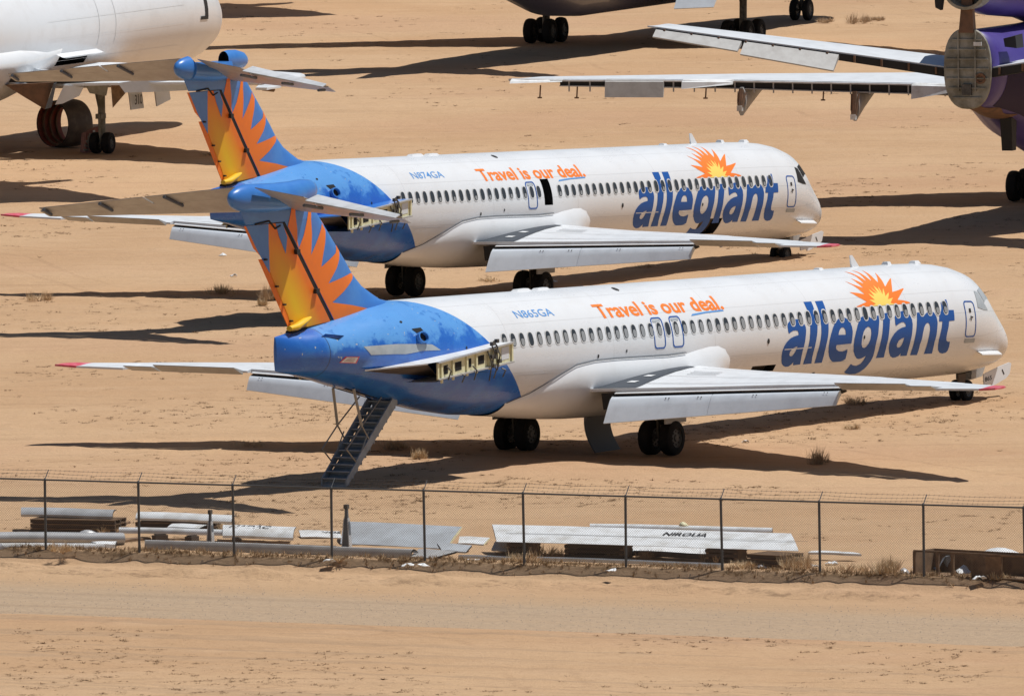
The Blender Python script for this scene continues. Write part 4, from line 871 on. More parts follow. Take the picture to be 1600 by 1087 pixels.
def ground_mat():
    m = mat('desert_sand', (.42, .27, .15), .95, spec=.15); g = N(m); b = m.node_tree.nodes['Principled BSDF']
    tc = g.new('ShaderNodeTexCoord'); O = tc.outputs['Object']
    rot = g.new('ShaderNodeMapping'); rot.inputs['Rotation'].default_value = (0, 0, math.atan(.4907)); g.t.links.new(O, rot.inputs[0])
    R = rot.outputs[0]
    sp = g.new('ShaderNodeSeparateXYZ'); g.t.links.new(R, sp.inputs[0])
    d = g.math('SUBTRACT', sp.outputs[1], 406.19/1.1139)
    n1 = g.noise(O, .05, 5, .6); n2 = g.noise(O, .45, 5, .65, (.6, 1, 1)); n3 = g.noise(O, 5, 4, .7)
    c = g.mix(g.rng(n1, .35, .65), (.492, .313, .178), (.555, .372, .222))
    c = g.mix(g.math('MULTIPLY', g.rng(n2, .45, .75), .5), c, (.57, .39, .245))
    c = g.mix(g.math('MULTIPLY', g.rng(n3, .5, .75), .35), c, (.34, .205, .12))
    # long graded wheel tracks in the compound
    n4 = g.noise(O, .9, 3, .6, (.08, 1, 1))
    c = g.mix(g.math('MULTIPLY', g.rng(n4, .55, .72), .3), c, (.36, .23, .135))
    # pinkish hard-pan patches and crossing tyre tracks
    c = g.mix(g.math('MULTIPLY', g.rng(g.noise(O, .035, 4, .6, (.6, 1, 1), (9, 3, 0)), .52, .66), .40), c, (.48, .285, .175))
    c = g.mix(g.math('MULTIPLY', g.rng(g.noise(O, .22, 5, .7, (.35, 1, 1), (5, 8, 0)), .50, .72), .24), c, (.37, .235, .135))
    tr = None
    for ang_, per, off, ph in ((.33, 17.0, 1.0, 3.0), (-.21, 23.0, 7.0, 11.0), (1.25, 29.0, 4.0, 17.0), (.02, 13.0, 5.5, 23.0)):
        mp = g.new('ShaderNodeMapping'); mp.inputs['Rotation'].default_value = (0, 0, ang_); mp.inputs['Location'].default_value = (ph, off, 0); g.t.links.new(O, mp.inputs[0])
        q = g.new('ShaderNodeSeparateXYZ'); g.t.links.new(mp.outputs[0], q.inputs[0])
        yy = g.math('ADD', q.outputs[1], g.math('MULTIPLY', g.noise(mp.outputs[0], .03, 2, .5), 14))
        w = g.math('ABSOLUTE', g.math('SUBTRACT', g.math('MODULO', g.math('ADD', yy, 4000), per), per/2))
        l1_ = g.rng(g.math('ABSOLUTE', g.math('SUBTRACT', w, .85)), .17, .08)
        l1_ = g.math('MULTIPLY', l1_, g.rng(g.noise(mp.outputs[0], .35, 4, .7, (.2, 1, 1), (ph, 0, 0)), .42, .60))
        tr = l1_ if tr is None else g.math('MAXIMUM', tr, l1_)
    tread = g.rng(g.noise(O, 5.5, 3, .7), .3, .7)
    c = g.mix(g.math('MULTIPLY', g.math('MULTIPLY', tr, tread), .42), c, (.27, .165, .095))
    # clods and litter, in patches
    patch = g.rng(g.noise(O, .10, 3, .6, (.7, 1, 1), (40, 0, 0)), .48, .62)
    cl = g.math('MULTIPLY', g.rng(g.noise(O, 2.6, 4, .7, (.55, 1, 1)), .60, .70), patch)
    c = g.mix(g.math('MULTIPLY', cl, .5), c, (.22, .14, .08))
    fine = g.noise(O, 16, 3, .8)
    c = g.mix(g.math('MULTIPLY', g.rng(fine, .45, .75), .35), c, (.30, .19, .11))
    sp2 = g.rng(g.noise(O, 11, 2, .5), .70, .76)
    c = g.mix(g.math('MULTIPLY', sp2, .5), c, (.14, .09, .055))
    # service road: grey gravel band along the fence
    wob = g.math('MULTIPLY', g.math('SUBTRACT', g.noise(R, .12, 4, .6, (.5, 1, 1)), .5), 4.0)
    wob2 = g.math('MULTIPLY', g.math('SUBTRACT', g.noise(R, .5, 4, .6), .5), .6)
    up = g.rng(g.math('ADD', d, wob), -3.4, -7.5); dn = g.rng(g.math('ADD', d, wob2), -14.7, -13.6)
    road = g.math('MULTIPLY', up, dn)
    gn = g.noise(R, 7, 5, .75); gv = g.new('ShaderNodeTexVoronoi'); gv.inputs['Scale'].default_value = 9; g.t.links.new(R, gv.inputs['Vector'])
    rc = g.mix(g.rng(gn, .35, .7), (.46, .343, .232), (.345, .265, .19))
    rc = g.mix(g.math('MULTIPLY', g.rng(g.noise(R, 1.2, 4, .6, (.10, 1, 1)), .45, .7), .55), rc, (.44, .32, .21))
    rc = g.mix(g.math('MULTIPLY', g.rng(gn, .66, .74), .7), rc, (.13, .115, .105))
    c = g.mix(g.math('MULTIPLY', road, .85), c, rc)
    rut = g.noise(R, 1.1, 3, .6, (.025, 1, 1), (3, 1, 0))
    c = g.mix(g.math('MULTIPLY', g.math('MULTIPLY', g.rng(rut, .52, .66), g.rng(d, -3.5, -5)), .35), c, (.31, .22, .145))
    # smooth sand strip between bank and road
    st = g.math('MULTIPLY', g.rng(d, -2.2, -3.2), g.rng(d, -8, -5.5))
    c = g.mix(g.math('MULTIPLY', st, .4), c, (.45, .30, .175))
    # dark line along the cut at the near road edge
    eg = g.math('MULTIPLY', g.rng(g.math('ADD', d, wob2), -14.55, -14.2), g.rng(g.math('ADD', d, wob2), -13.8, -14.1))
    c = g.mix(g.math('MULTIPLY', eg, .45), c, (.20, .13, .08))
    # organic bank under the fence
    bk = g.math('MULTIPLY', g.rng(d, .7, .25), g.rng(d, -.38, -.12))
    c = g.mix(g.math('MULTIPLY', bk, g.rng(g.noise(R, 1.6, 5, .7), .35, .6)), c, (.28, .18, .10))
    c = g.mix(g.math('MULTIPLY', g.math('MULTIPLY', g.rng(d, -.1, -.3), g.rng(d, -1.2, -.7)), .3), c, (.36, .23, .135))  # slope below: the mesh's shade painted in as browner sand
    bm_ = g.math('MULTIPLY', g.math('MULTIPLY', g.rng(d, -1.0, -1.5), g.rng(d, -3.4, -2.6)), g.rng(g.noise(R, 2.2, 5, .75, (.6, 1, 1)), .52, .66))
    c = g.mix(g.math('MULTIPLY', bm_, .6), c, (.21, .135, .08))
    g.t.links.new(c, b.inputs['Base Color'])
    bn = g.noise(O, 3.0, 8, .75, (.8, 1, 1))
    bp = g.new('ShaderNodeBump'); bp.inputs['Strength'].default_value = .75; bp.inputs['Distance'].default_value = .14
    g.t.links.new(bn, bp.inputs['Height']); g.t.links.new(bp.outputs[0], b.inputs['Normal'])
    return m
me.materials.append(ground_mat())
go = bpy.data.objects.new('ground', me); COL.objects.link(go); tag(go, 'bare tan desert sand with a graded gravel road along the fence', 'ground', kind='structure')
# ------------------------------------------------------------------ chain-link fence
DIRF = Vector((1, -.4907, 0)).normalized(); OUTF = Vector((FN.x, FN.y, 0))
def fpt(x, z, out=0.0): return Vector((x, 406.19-.4907*x+.0, z))+OUTF*out
fence = thing('chain_link_fence', 'grey chain link fence with angled barbed wire arms along the sandy bank', 'fence', (0, 406.19, 0))
def fb(mb, name, mm, par=None, **kw):
    o = mb.build(name, mm, None, **kw); 
    return o
def under(o, parent):
    o.parent = parent; o.matrix_parent_inverse = Matrix.Identity(4)
    # keep world place although parented
    o.location = -Vector(parent.matrix_world.translation if parent.parent is None else parent.location)
    return o
FO = Vector((0, 406.19, 0))
px_ = [-21.0, -18.35, -15.66, -13.0, -10.37, -7.72, -5.02, -2.45, .27, 3.03, 5.64, 8.26, 11.03, 13.72, 16.4, 19.1]
for k, x in enumerate(px_):
    h = 2.0; lean = .02*math.sin(k*2.3)
    p = MB(); b = fpt(x, -.45)-FO; t = fpt(x-.012+lean, h)-FO
    p.bar(b, t, .036, 10); p.bar(t, t+Vector((0, 0, .05)), .042, 10, 0, .02)
    post = p.build('fence_post', 'fence', fence, smooth=.7)
    a = MB(); e = t+OUTF*.22+Vector((.0, 0, .25))
    a.bar(t, e, .014, 6); a.bar(e-(e-t)*.02, e+(e-t)*.03, .018, 6); a.build('barb_arm', 'fence', post)
x0, x1 = px_[0], px_[-1]
MB().tube([fpt(x0, 2.0)-FO, fpt(x1, 2.0)-FO], .024, 8).build('top_rail', 'fence', fence, smooth=1)
for q in (.35, .67, 1.0):
    mb = MB(); pts = []
    for a, b in zip(px_[:-1], px_[1:]):
        for t in (0, .25, .5, .75):
            sag = -.035*math.sin(math.pi*t)*(1 if q < .9 else .6)
            pts.append(fpt(a+(b-a)*t, 2.0+.25*q+sag, .22*q)-FO)
    mb.tube(pts, .0045, 4)
    for a, b in zip(pts[:-1], pts[1:]):
        for t in (.1, .3, .5, .7, .9):
            c = a+(b-a)*t; mb.bar(c+Vector((-.012, .0, -.026)), c+Vector((.012, 0, .026)), .005, 3)
    mb.build('barbed_wire', 'wire', fence)
mb = MB(); L = (x1-x0)*1.1139; sp_ = .072; hh = 2.02; base = Vector(fpt(x0, 0))-FO
def along(d, z, o): return base+DIRF*d+OUTF*o+Vector((0, 0, z))
n = int(L/sp_); r = .0034
vs, fs = [], []
for sg in (1, -1):
    for k in range(-int(hh/sp_), n+int(hh/sp_)):
        d0 = k*sp_; zb = -.06
        a, b = d0, d0+sg*(hh-zb)
        za, zb2 = zb, hh
        if min(a, b) < 0 or max(a, b) > L: continue
        o = .012*sg*.3-.03
        i = len(vs)
        for d, z in ((a, za), (b, zb2)):
            vs += [along(d-r, z, o), along(d+r, z, o), along(d, z, o+r*1.6)]
        fs += [(i, i+1, i+4, i+3), (i+1, i+2, i+5, i+4), (i+2, i, i+3, i+5)]
for k in range(n):
    c = along(k*sp_, 2.0, -.03); i = len(vs); vs += [c+Vector((-.004, 0, 0)), c+Vector((.004, 0, 0)), c+Vector((.001, 0, .055))]; fs += [(i, i+1, i+2)]
mb.add(vs, fs); mb.build('wire_mesh', 'wire', fence, fix=False)

# ------------------------------------------------------------------ salvage lying behind the fence
def gat(u, v, n=4):
    "ground point under a photo spot, following the relief"
    p = at(u, v, 0)
    for _ in range(n): p = at(u, v, GZ(p.x, p.y))
    return p
def frame(uL, vL, uR, vR):
    "local frame: x along the item, y away from the viewer"
    a, b = gat(uL, vL), gat(uR, vR); d = b-a; ln = Vector((d.x, d.y)).length
    return a, b, ln, math.atan2(d.y, d.x)
def slab(name, label, cat, uL, vL, uR, vR, zb, chord, thick, tilt, mm, prof='flap', skew=(0, 0), endmat='ink', group=None):
    "an aircraft surface section: near edge runs from (uL,vL) to (uR,vR), raised zb off the ground"
    a, b, ln, rz = frame(uL, vL, uR, vR); skew = (skew[0]-.42*chord, skew[1]-.42*chord)
    if prof == 'flap': sec = [(0, .0), (0, .025), (.15, .09), (.45, .13), (.8, .10), (.97, .06), (1, .02), (1, -.02), (.8, -.05), (.4, -.05), (.1, -.02)]; sec = [(c, h/.18) for c, h in sec]
    elif prof == 'slat': sec = [(0, .0), (-.02, .35), (.05, .7), (.2, .95), (.42, 1.0), (.7, .9), (1, .62), (1, .56), (.7, .75), (.42, .8), (.2, .7), (.1, .4), (.08, 0)]
    elif prof == 'tube': sec = [(.5-.5*math.cos(t), .5+.5*math.sin(t)) for t in [2*math.pi*k/14 for k in range(14)]]
    elif prof == 'beam': sec = [(0, 0), (0, 1), (.12, 1), (.12, .12), (.88, .12), (.88, 1), (1, 1), (1, 0)]
    else: sec = [(0, 0), (0, 1), (.5, 1.15), (1, 1), (1, 0)]
    P = []
    for q in (0, .25, .5, .75, 1):
        ring = []
        for c, h in sec:
            x = ln*q+(skew[0]*(1-q)+skew[1]*q)*c
            ring.append((x, c*chord, zb+c*chord*tilt+h*thick+.012*math.sin(q*5)))
        P.append(ring)
    o = MB(); n = len(sec); o.loft(P, caps=(False, False)); o.add(P[0], [tuple(range(n))], 1); o.add(P[-1], [tuple(range(n))], 1)
    ob = o.build(name, [mm, endmat], None, smooth=.6); ob.location = a; ob.rotation_euler = (0, math.asin(max(-.3, min(.3, -(b.z-a.z)/ln))), rz)
    tag(ob, label, cat, group); return ob, ln
def paint_text(par, txt, x0, x1, y0, y1, fn, mm='ink', flip=False):
    v, f = fit_text(txt, x0, x1, y0, y1, off=.02)
    if flip: v = [(x0+x1-x, y0+y1-y) for x, y in v]
    o = MB(); o.add([fn(x, y) for x, y in v], f); o.build('lettering', mm, par, fix=False)
def pallet(name, label, uL, vL, uR, vR, layers, group):
    a, b, ln, rz = frame(uL, vL, uR, vR); t = thing(name, label, 'pallet', a, rz, group)
    for k in range(layers):
        z = .13*k
        for y in (0.02, .45, .88): MB().box((ln/2, y, z+.05), (ln, .09, .085)).build('bearer', 'darkwood', t)
        m_ = MB()
        for y in np.linspace(.0, .9, 6): m_.box((ln/2, y, z+.108), (ln, .10, .022))
        m_.build('deck_boards', 'wood', t)
    return t
G_ = 'timber pallets under the salvaged surfaces'
pallet('pallet_stack', 'dark pallet stack under the leftmost raised grey slat section', 48, 831, 180, 833, 3, G_)
pallet('pallet_stack', 'dark pallet stack under the second raised slat section from the left', 212, 829, 330, 832, 2, G_)
slab('slat_section', 'leftmost grey slat section raised on a stack of pallets', 'aircraft part', 33, 829, 176, 832, .40, .75, .20, .08, 'alu', 'slat', (0, .12))
MB().bar
slab('slat_section', 'pale slat section with frayed right end raised on low pallets left of the grey upright', 'aircraft part', 212, 829, 362, 834, .30, .70, .18, .08, 'pale', 'slat', (.05, .1))
slab('wood_plank', 'tilted brown plank leaning at the right end of the leftmost pallets', 'plank', 178, 832, 204, 822, .1, .3, .06, .3, 'wood', 'beam')
slab('leading_edge_tube', 'thick rounded grey leading edge lying on the sand at far left', 'aircraft part', -20, 851, 196, 851, -.02, .45, .36, 0, 'alu', 'tube', (0, 0), 'gap')
slab('thin_spar', 'thin pale spar lying in front of the thick grey leading edge', 'aircraft part', -20, 858, 165, 857, .0, .22, .16, 0, 'pale', 'slat', (0, -.3))
slab('spar_fragment', 'small torn pale sheet at the end of the thin spar at left', 'aircraft part', 155, 857, 180, 856, .0, .3, .12, .2, 'pale', 'panel', (0, .3))
o, ln = slab('slat_section', 'long slim white slat lying left of the lettered white slat', 'aircraft part', 186, 843, 352, 846, .18, .30, .16, .02, 'pale', 'slat')
o, ln = slab('slat_section', 'white slat with black lettering and a dark open right end', 'aircraft part', 348, 847, 458, 850, .12, .95, .22, .16, 'pale', 'slat', (0, .10), 'gap')
paint_text(o, 'NADAC', .05, 1.25, .30, .62, lambda x, y: (x, y, .12+y*.16+.225))
for u, v in ((250, 846), (300, 848), (370, 851)):
    a = gat(u, v); mb = MB(); mb.box((0, 0, .09), (.22, .4, .20)); mb.box((.02, -.02, .2), (.16, .3, .05))
    q = mb.build('timber_block', 'darkwood'); q.location = a; q.rotation_euler = (0, 0, -.4+u*.01)
    tag(q, {250: 'dark timber block under the middle of the long slim white slat', 300: 'dark timber block under the right part of the long slim white slat', 370: 'dark timber block under the lettered white slat'}[u], 'block')
def upright(label, u, v, h, w):
    a = gat(u, v); t = thing('flap_track', label, 'aircraft part', a, -.35)
    m_ = MB(); R = []
    for z, q in ((-.1, 1), (h*.55, .85), (h*.72, .5), (h*.78, .42), (h, .38)):
        R.append([(-w*q, -.09*q, z), (w*q, -.09*q, z), (w*q, .09*q, z), (-w*q, .09*q, z)])
    m_.loft(R); m_.build('track_beam', 'darkgrey', t)
    for sg in (-1, 1):
        MB().hexa([(sg*w-.012, -.12, 0), (sg*w+.012, -.12, 0), (sg*w+.012, .12, 0), (sg*w-.012, .12, 0), (sg*w*.5-.012, -.07, h*.72), (sg*w*.5+.012, -.07, h*.72), (sg*w*.5+.012, .07, h*.72), (sg*w*.5-.012, .07, h*.72)]).build('track_flange', 'alu', t)
    MB().box((0, 0, h), (w*1.1, .16, .12)).build('track_lug', 'gear', t)
upright('slim grey upright bracket standing behind the lettered white slat', 329, 851, .92, .075)
upright('tall dark grey upright bracket standing before the big grey flap', 542, 854, 1.12, .105)
slab('edge_rail', 'long grey brown rail lying close behind the fence', 'aircraft part', 226, 858, 642, 872, .0, .26, .26, 0, 'under', 'slat', (0, .2))
slab('torn_panel', 'dark triangular torn panel at the right end of the long grey brown rail', 'aircraft part', 640, 872, 676, 874, .0, .7, .05, .22, 'under', 'panel', (0, .55))
o, ln = slab('skin_sheet', 'narrow white sheet with black letters left of the tall dark upright', 'aircraft part', 470, 841, 534, 842, .02, .6, .03, .22, 'pale', 'panel')
paint_text(o, 'NOS', .45, 1.05, .36, .52, lambda x, y: (x, y, .02+y*.22+.036))
slab('flap_section', 'big plain grey flap lying tilted behind the tall dark upright', 'aircraft part', 532, 851, 698, 858, .02, 1.7, .10, .27, 'oldgrey', 'flap', (-.12, .28), 'primer')
slab('skin_sheet', 'curved white sheet between the big grey flap and the white wing panel', 'aircraft part', 716, 851, 756, 852, .0, .65, .05, .2, 'pale', 'panel', (0, .15), 'primer')
o, ln = slab('wing_panel', 'very long white wing panel with upside down black lettering propped on crates', 'aircraft part', 776, 869, 1248, 883, .40, 1.6, .08, .20, 'pale', 'flap', (-.22, -.28), 'wood')
def wp(x, y): return (x, y, .40+y*.20+.078)
paint_text(o, 'NIROUA', 4.66, 5.98, .84, 1.14, lambda x, y: wp(x-(y-.8)*.05-.02, y))
o2 = MB()
for k in range(12):
    x = ln*k/12; y = .62; o2.quad([wp(x, y), wp(x+ln/12, y), wp(x+ln/12, y+.022), wp(x, y+.022)])
o2.build('panel_seam', 'gap', o, fix=False)
o, ln = slab('skin_sheet', 'white sheet with black lettering leaning below the long white wing panel', 'aircraft part', 978, 864, 1112, 866, .0, .9, .03, .30, 'pale', 'panel')
paint_text(o, 'RASTAC', .2, 1.35, .45, .66, lambda x, y: (x, y, y*.30+.042))
slab('leading_edge_tube', 'white slat tube lying behind the long white wing panel', 'aircraft part', 922, 852, 1207, 858, .40, .30, .20, 0, 'pale', 'tube', (0, .02), 'wood')
for u0, v0, u1, v1, lb in ((790, 870, 830, 871, 'dark crate under the left end of the long white wing panel'), (880, 872, 972, 875, 'broad dark crate under the middle of the long white wing panel'), (1100, 879, 1150, 881, 'dark crate under the right part of the long white wing panel')):
    a, b, ln, rz = frame(u0, v0, u1, v1); t = thing('timber_crate', lb, 'crate', a, rz)
    for y in (.1, .8):
        m_ = MB()
        for z in (.06, .2, .33): m_.box((ln/2, y, z), (ln, .03, .09))
        m_.build('crate_side', 'darkwood', t)
    for x in (.06, ln-.06):
        MB().box((x, .45, .19), (.08, .72, .38)).build('crate_end', 'wood', t)
    MB().box((ln/2, .45, .03), (ln, .7, .04)).build('crate_floor', 'darkwood', t)
pallet('pallet_stack', 'weathered brown pallets under the right tip of the long white wing panel', 1168, 886, 1224, 888, 3, G_)
slab('metal_strip', 'short pale metal strip lying left of the bushes behind the fence', 'aircraft part', 716, 873, 812, 876, .02, .25, .07, .02, 'alu', 'beam')
slab('metal_strip', 'long pale metal strip lying below the long white wing panel', 'aircraft part', 836, 877, 1130, 887, .02, .25, .09, .02, 'alu', 'beam')
slab('foam_strip', 'crumbling white strip lying among the weeds right of the pallets', 'debris', 1262, 875, 1346, 877, .16, .35, .06, .05, 'pale', 'panel', (.2, -.2))
slab('rib_strip', 'thin dark grey strip on the sand left of the tall dark upright', 'aircraft part', 425, 856, 528, 857, .0, .22, .08, .0, 'grimy', 'beam')
slab('loose_board', 'loose brown board lying before the leftmost pallets', 'plank', 92, 842, 150, 840, .0, .2, .05, .05, 'wood', 'panel')
slab('loose_board', 'loose brown board between the two raised slat sections', 'plank', 196, 847, 236, 842, .0, .22, .06, .1, 'wood', 'panel')
slab('rib_strip', 'dirty ribbed strip lying along the middle of the gap under the long white wing panel', 'aircraft part', 985, 871, 1098, 876, .05, .3, .12, .02, 'grimy', 'beam')
slab('torn_panel', 'small bent grey panel leaning at the right end of the big grey flap', 'aircraft part', 690, 862, 728, 864, .0, .5, .05, .3, 'oldgrey', 'panel', (0, .3))
slab('torn_panel', 'bent pale panel lying on the long slim white slat', 'aircraft part', 262, 842, 312, 843, .30, .3, .04, .25, 'pale', 'panel', (.1, .2))
slab('torn_panel', 'dirty bent panel hanging off the left end of the long white wing panel', 'aircraft part', 768, 866, 806, 868, .1, .5, .05, .35, 'oldgrey', 'panel', (0, .2))
def cap(label, u, v, L, W, H, mm, z=0.0, rz=0.0):
    a = gat(u, v); m_ = MB(); R = []
    for k in range(9):
        q = k/8; w = math.sin(math.pi*min(1, q*1.05+.04))**.6 if k not in (0, 8) else .12
        R.append([(L*(q-.5), W*.5*w*math.cos(t), z+H*w*max(0, math.sin(t))*(1-.25*q)) for t in [math.pi*j/8 for j in range(9)]])
    m_.loft(R, closed=False, caps=(False, False)); o = m_.build('fairing_shell', mm, smooth=1); o.location = a; o.rotation_euler = (0, 0, rz)
    so = o.modifiers.new('thick', 'SOLIDIFY'); so.thickness = .02
    return tag(o, label, 'aircraft part')
cap('small pale blue fairing shell lying before the leftmost pallets', 140, 837, .68, .4, .20, 'alu')
cap('yellowed fairing shell lying behind the second raised slat', 253, 812, .4, .35, .14, 'primer', .02)
cap('yellow fairing shell on top of the white slat tube', 1069, 855, .28, .3, .13, 'primer', .60)
cap('big curved white cowling lying behind the brown wooden crate', 1570, 878, 1.6, 1.0, .46, 'pale')
cap('pale blue shell lying left of the brown wooden crate', 1414, 897, .35, .4, .2, 'alu')
a, b, ln, rz = frame(1428, 898, 1640, 912); t = thing('wooden_crate', 'long brown open fronted wooden crate with torn sheets inside at right', 'crate', a, rz)
MB().box((ln/2, .9, .33), (ln, .03, .66)).build('back_board', 'wood', t)
MB().box((ln/2, .45, .02), (ln, .9, .04)).build('floor_board', 'wood', t)
MB().box((ln/2, .0, .66), (ln, .05, .05)).build('top_rail', 'wood', t)
for x in (.03, .8, 1.3, 2.9, ln-.03): MB().box((x, .0, .33), (.09, .05, .62)).build('crate_post', 'wood', t)
for x in (.03, ln-.03): MB().box((x, .45, .33), (.04, .86, .66)).build('end_board', 'wood', t)
MB().box((2.45, -.035, .32), (1.0, .03, .6)).build('front_board', 'wood', t)
def scrap(name, label, u, v, L, W, H, mm, zz=0.0, sd=1):
    rr = random.Random(sd); a = gat(u, v); m_ = MB(); n = 7; top = []; mid = []
    g = [[(L*(i/4-.5)+rr.uniform(-.2, .2)*L/4, W*(j/3-.5)+rr.uniform(-.2, .2)*W/3, zz+.02+H*rr.random()*(1 if 0 < i < 4 else .4)) for i in range(5)] for j in range(4)]
    m_.loft(g, closed=False, caps=(False, False)); o = m_.build(name, mm); o.location = a; o.rotation_euler = (0, 0, rr.uniform(-.6, .6))
    so = o.modifiers.new('thick', 'SOLIDIFY'); so.thickness = .015
    return tag(o, label, 'debris')
scrap('plastic_sheet', 'crumpled white plastic sheet lying inside the brown wooden crate', 1520, 899, .9, .4, .3, 'pale', .04, 3)
scrap('foam_block', 'dirty white foam block in the left bay of the brown wooden crate', 1440, 893, .45, .35, .45, 'pale', .04, 4)
scrap('blue_sheet', 'crumpled blue grey sheet in the middle of the brown wooden crate', 1482, 897, .7, .4, .5, 'stair', .04, 5)
for k, (u, v, lb) in enumerate(((515, 879, 'white paper scrap on the bank below the big grey flap'), (660, 886, 'white paper scrap by the fence post right of the torn panel'), (637, 885, 'crumpled white scrap below the torn dark panel'), (1300, 882, 'white torn scrap lying right of the pallets by a fence post'), (1270, 888, 'white rag under the fence right of the pallets'), (1190, 888, 'flat white scrap in front of the brown pallets'), (1530, 905, 'white scrap fallen out before the wooden crate'), (60, 862, 'white scrap in the weeds at the far left of the fence'), (740, 876, 'pale scrap beside the short pale metal strip'), (955, 893, 'small white scrap on the bank under the long metal strip'), (365, 432, 'small white scrap on open sand left of the nearer tail'), (348, 400, 'lone white scrap on sand below the farther wing'), (865, 441, 'white scrap on sand between the two landing gears'), (1165, 692, 'tiny white scrap on sand right of the nearer wing'))):
    scrap('scrap', lb, u, v, .34 if k < 9 else .22, .22, .10 if k < 9 else .09, 'pale', .0, 20+k)

# ------------------------------------------------------------------ dry vegetation
M['straw'] = mat('dry_straw', (.64, .49, .31), .9, noise=(3, (.50, .35, .21), .4, .65), spec=.1)
M['twig'] = mat('brown_twigs', (.52, .38, .25), .9, noise=(4, (.38, .26, .16), .4, .65), spec=.1)
M['matted'] = mat('matted_grass', (.47, .335, .20), .9, noise=(2, (.29, .19, .105), .4, .6), spec=.1)
M['litter'] = mat('dark_litter', (.235, .15, .085), .95, spec=.05)
def blades(vs, fs, c, n, r, h, w, rr, flat=0.0, curl=.4):
    for _ in range(n):
        a = rr.uniform(0, 6.283); el = rr.uniform(.15, 1.5) if not flat else rr.uniform(.05, .5)
        ln = h*rr.uniform(.5, 1.0); d = Vector((math.cos(a)*math.cos(el), math.sin(a)*math.cos(el), math.sin(el)))
        b = Vector(c)+Vector((math.cos(a)*r*rr.random()*.6, math.sin(a)*r*rr.random()*.6, 0))
        e = b+Vector((d.x*max(r, ln*.5), d.y*max(r, ln*.5), d.z*ln)); mdl = (b+e)/2+Vector((rr.uniform(-1, 1), rr.uniform(-1, 1), rr.uniform(0, 1)))*ln*curl*.3
        s = Vector((-math.sin(a+rr.uniform(-1, 1)), math.cos(a+rr.uniform(-1, 1)), 0))*w
        i = len(vs); vs += [b-s, b+s, mdl+s*.8, mdl-s*.8, e]; fs += [(i, i+1, i+2, i+3), (i+3, i+2, i+4)]
def bush(label, u, v, r, h, n=420, mm='straw', seed=1, name='dry_bush'):
    rr = random.Random(seed); a = gat(u, v); t = thing(name, label, 'bush', a)
    vs, fs = [], []
    for k in range(9):      # side stems
        an = rr.uniform(0, 6.283); q = rr.random()**.5*.75
        blades(vs, fs, (math.cos(an)*r*q, math.sin(an)*r*q, h*.25*rr.random()*(1-q)), n//9, r*.42, h*rr.uniform(.6, 1.05), .0065, rr)
    m_ = MB(); m_.add(vs, fs); m_.build('twigs', mm, t, fix=False)
    m_ = MB()
    for k in range(7):
        an = rr.uniform(0, 6.283); m_.bar((0, 0, -.05), (math.cos(an)*r*.5, math.sin(an)*r*.5, h*.55), .014, 4, 0, .006)
    m_.build('stems', 'twig', t, fix=False)
    return t
BUSH = [(62, 470, .55, .42, 'straw', 'pale dry bush on the thin shadow line at far left'), (350, 459, .75, .42, 'straw', 'wide dry bush on the shadow line left of the nearer tail'),
 (424, 470, .5, .75, 'twig', 'taller brown bush standing beside the nearer rudder'), (410, 478, .22, .35, 'straw', 'small straw tuft below the brown bush beside the nearer rudder'),
 (325, 243, .55, .22, 'straw', 'low straw patch left of the farther tail fin'), (1292, 36, .6, .38, 'twig', 'leftmost brown bush of the row behind the purple jet wing'),
 (1334, 37, .8, .6, 'twig', 'tallest brown bush of the row behind the purple jet wing'), (1355, 34, .35, .35, 'twig', 'small brown bush touching the tallest one behind the purple jet wing'),
 (1373, 33, .4, .32, 'twig', 'rightmost brown bush of the row behind the purple jet wing'), (1334, 632, .5, .40, 'twig', 'dark twiggy bush in the shade behind the nearer wing'),
 (1283, 726, .42, .62, 'twig', 'spiky bush on sand at the nearer right wing shadow'), (1334, 670, .35, .26, 'straw', 'small pale bush between wing shadow and nose gear'),
 (620, 703, .55, .42, 'twig', 'thin bush right behind the lowered stairs'), (655, 718, .25, .45, 'straw', 'sparse straw weed right of the lowered stairs'),
 (392, 698, .7, .3, 'straw', 'low straw bush on the shadow left of the stairs'), (98, 862, .35, .38, 'straw', 'straw weed by the leftmost fence post'),
 (165, 832, .5, .35, 'straw', 'straw weed beside the leftmost pallets'), (280, 853, .7, .18, 'straw', 'low weeds under the long slim white slat'),
 (362, 828, .4, .35, 'straw', 'straw weed at the frayed end of the second slat'), (790, 866, .45, .45, 'twig', 'brown bush at the left end of the long white wing panel'),
 (855, 868, .60, .42, 'straw', 'rounded straw bush under the left half of the long wing panel'), (820, 880, .55, .5, 'straw', 'straw bush in front of the short metal strip'),
 (1012, 873, .42, .34, 'twig', 'round brown bush before the lettered white sheet'), (955, 873, .5, .30, 'twig', 'dark brown bush in front of the broad dark crate'),
 (1120, 878, .5, .45, 'twig', 'dark bush left of the brown pallets'), (1165, 887, .7, .32, 'straw', 'wide straw bush in front of the brown pallets'),
 (1243, 889, .58, .70, 'straw', 'big pale bush right of the brown pallets'), (1320, 893, .8, .38, 'straw', 'low wide straw bush right of the fence post by the pallets'),
 (1372, 897, .75, .62, 'straw', 'tall straw bush left of the wooden crate'), (1400, 890, .5, .52, 'straw', 'straw bush touching the left end of the wooden crate'),
 (1560, 905, .35, .3, 'straw', 'straw weed before the right part of the wooden crate'), (530, 876, .5, .2, 'straw', 'low weeds behind the fence under the long rail'),
 (765, 440, .7, .22, 'straw', 'low straw patch between the landing gears of the farther jet'), (1010, 418, .6, .16, 'straw', 'thin straw patch under the farther wing flap')]
for k, (u, v, r, h, mm, lb) in enumerate(BUSH):
    bush(lb, u, v, r, h, 330 if h > .3 else 200, mm, 100+k)
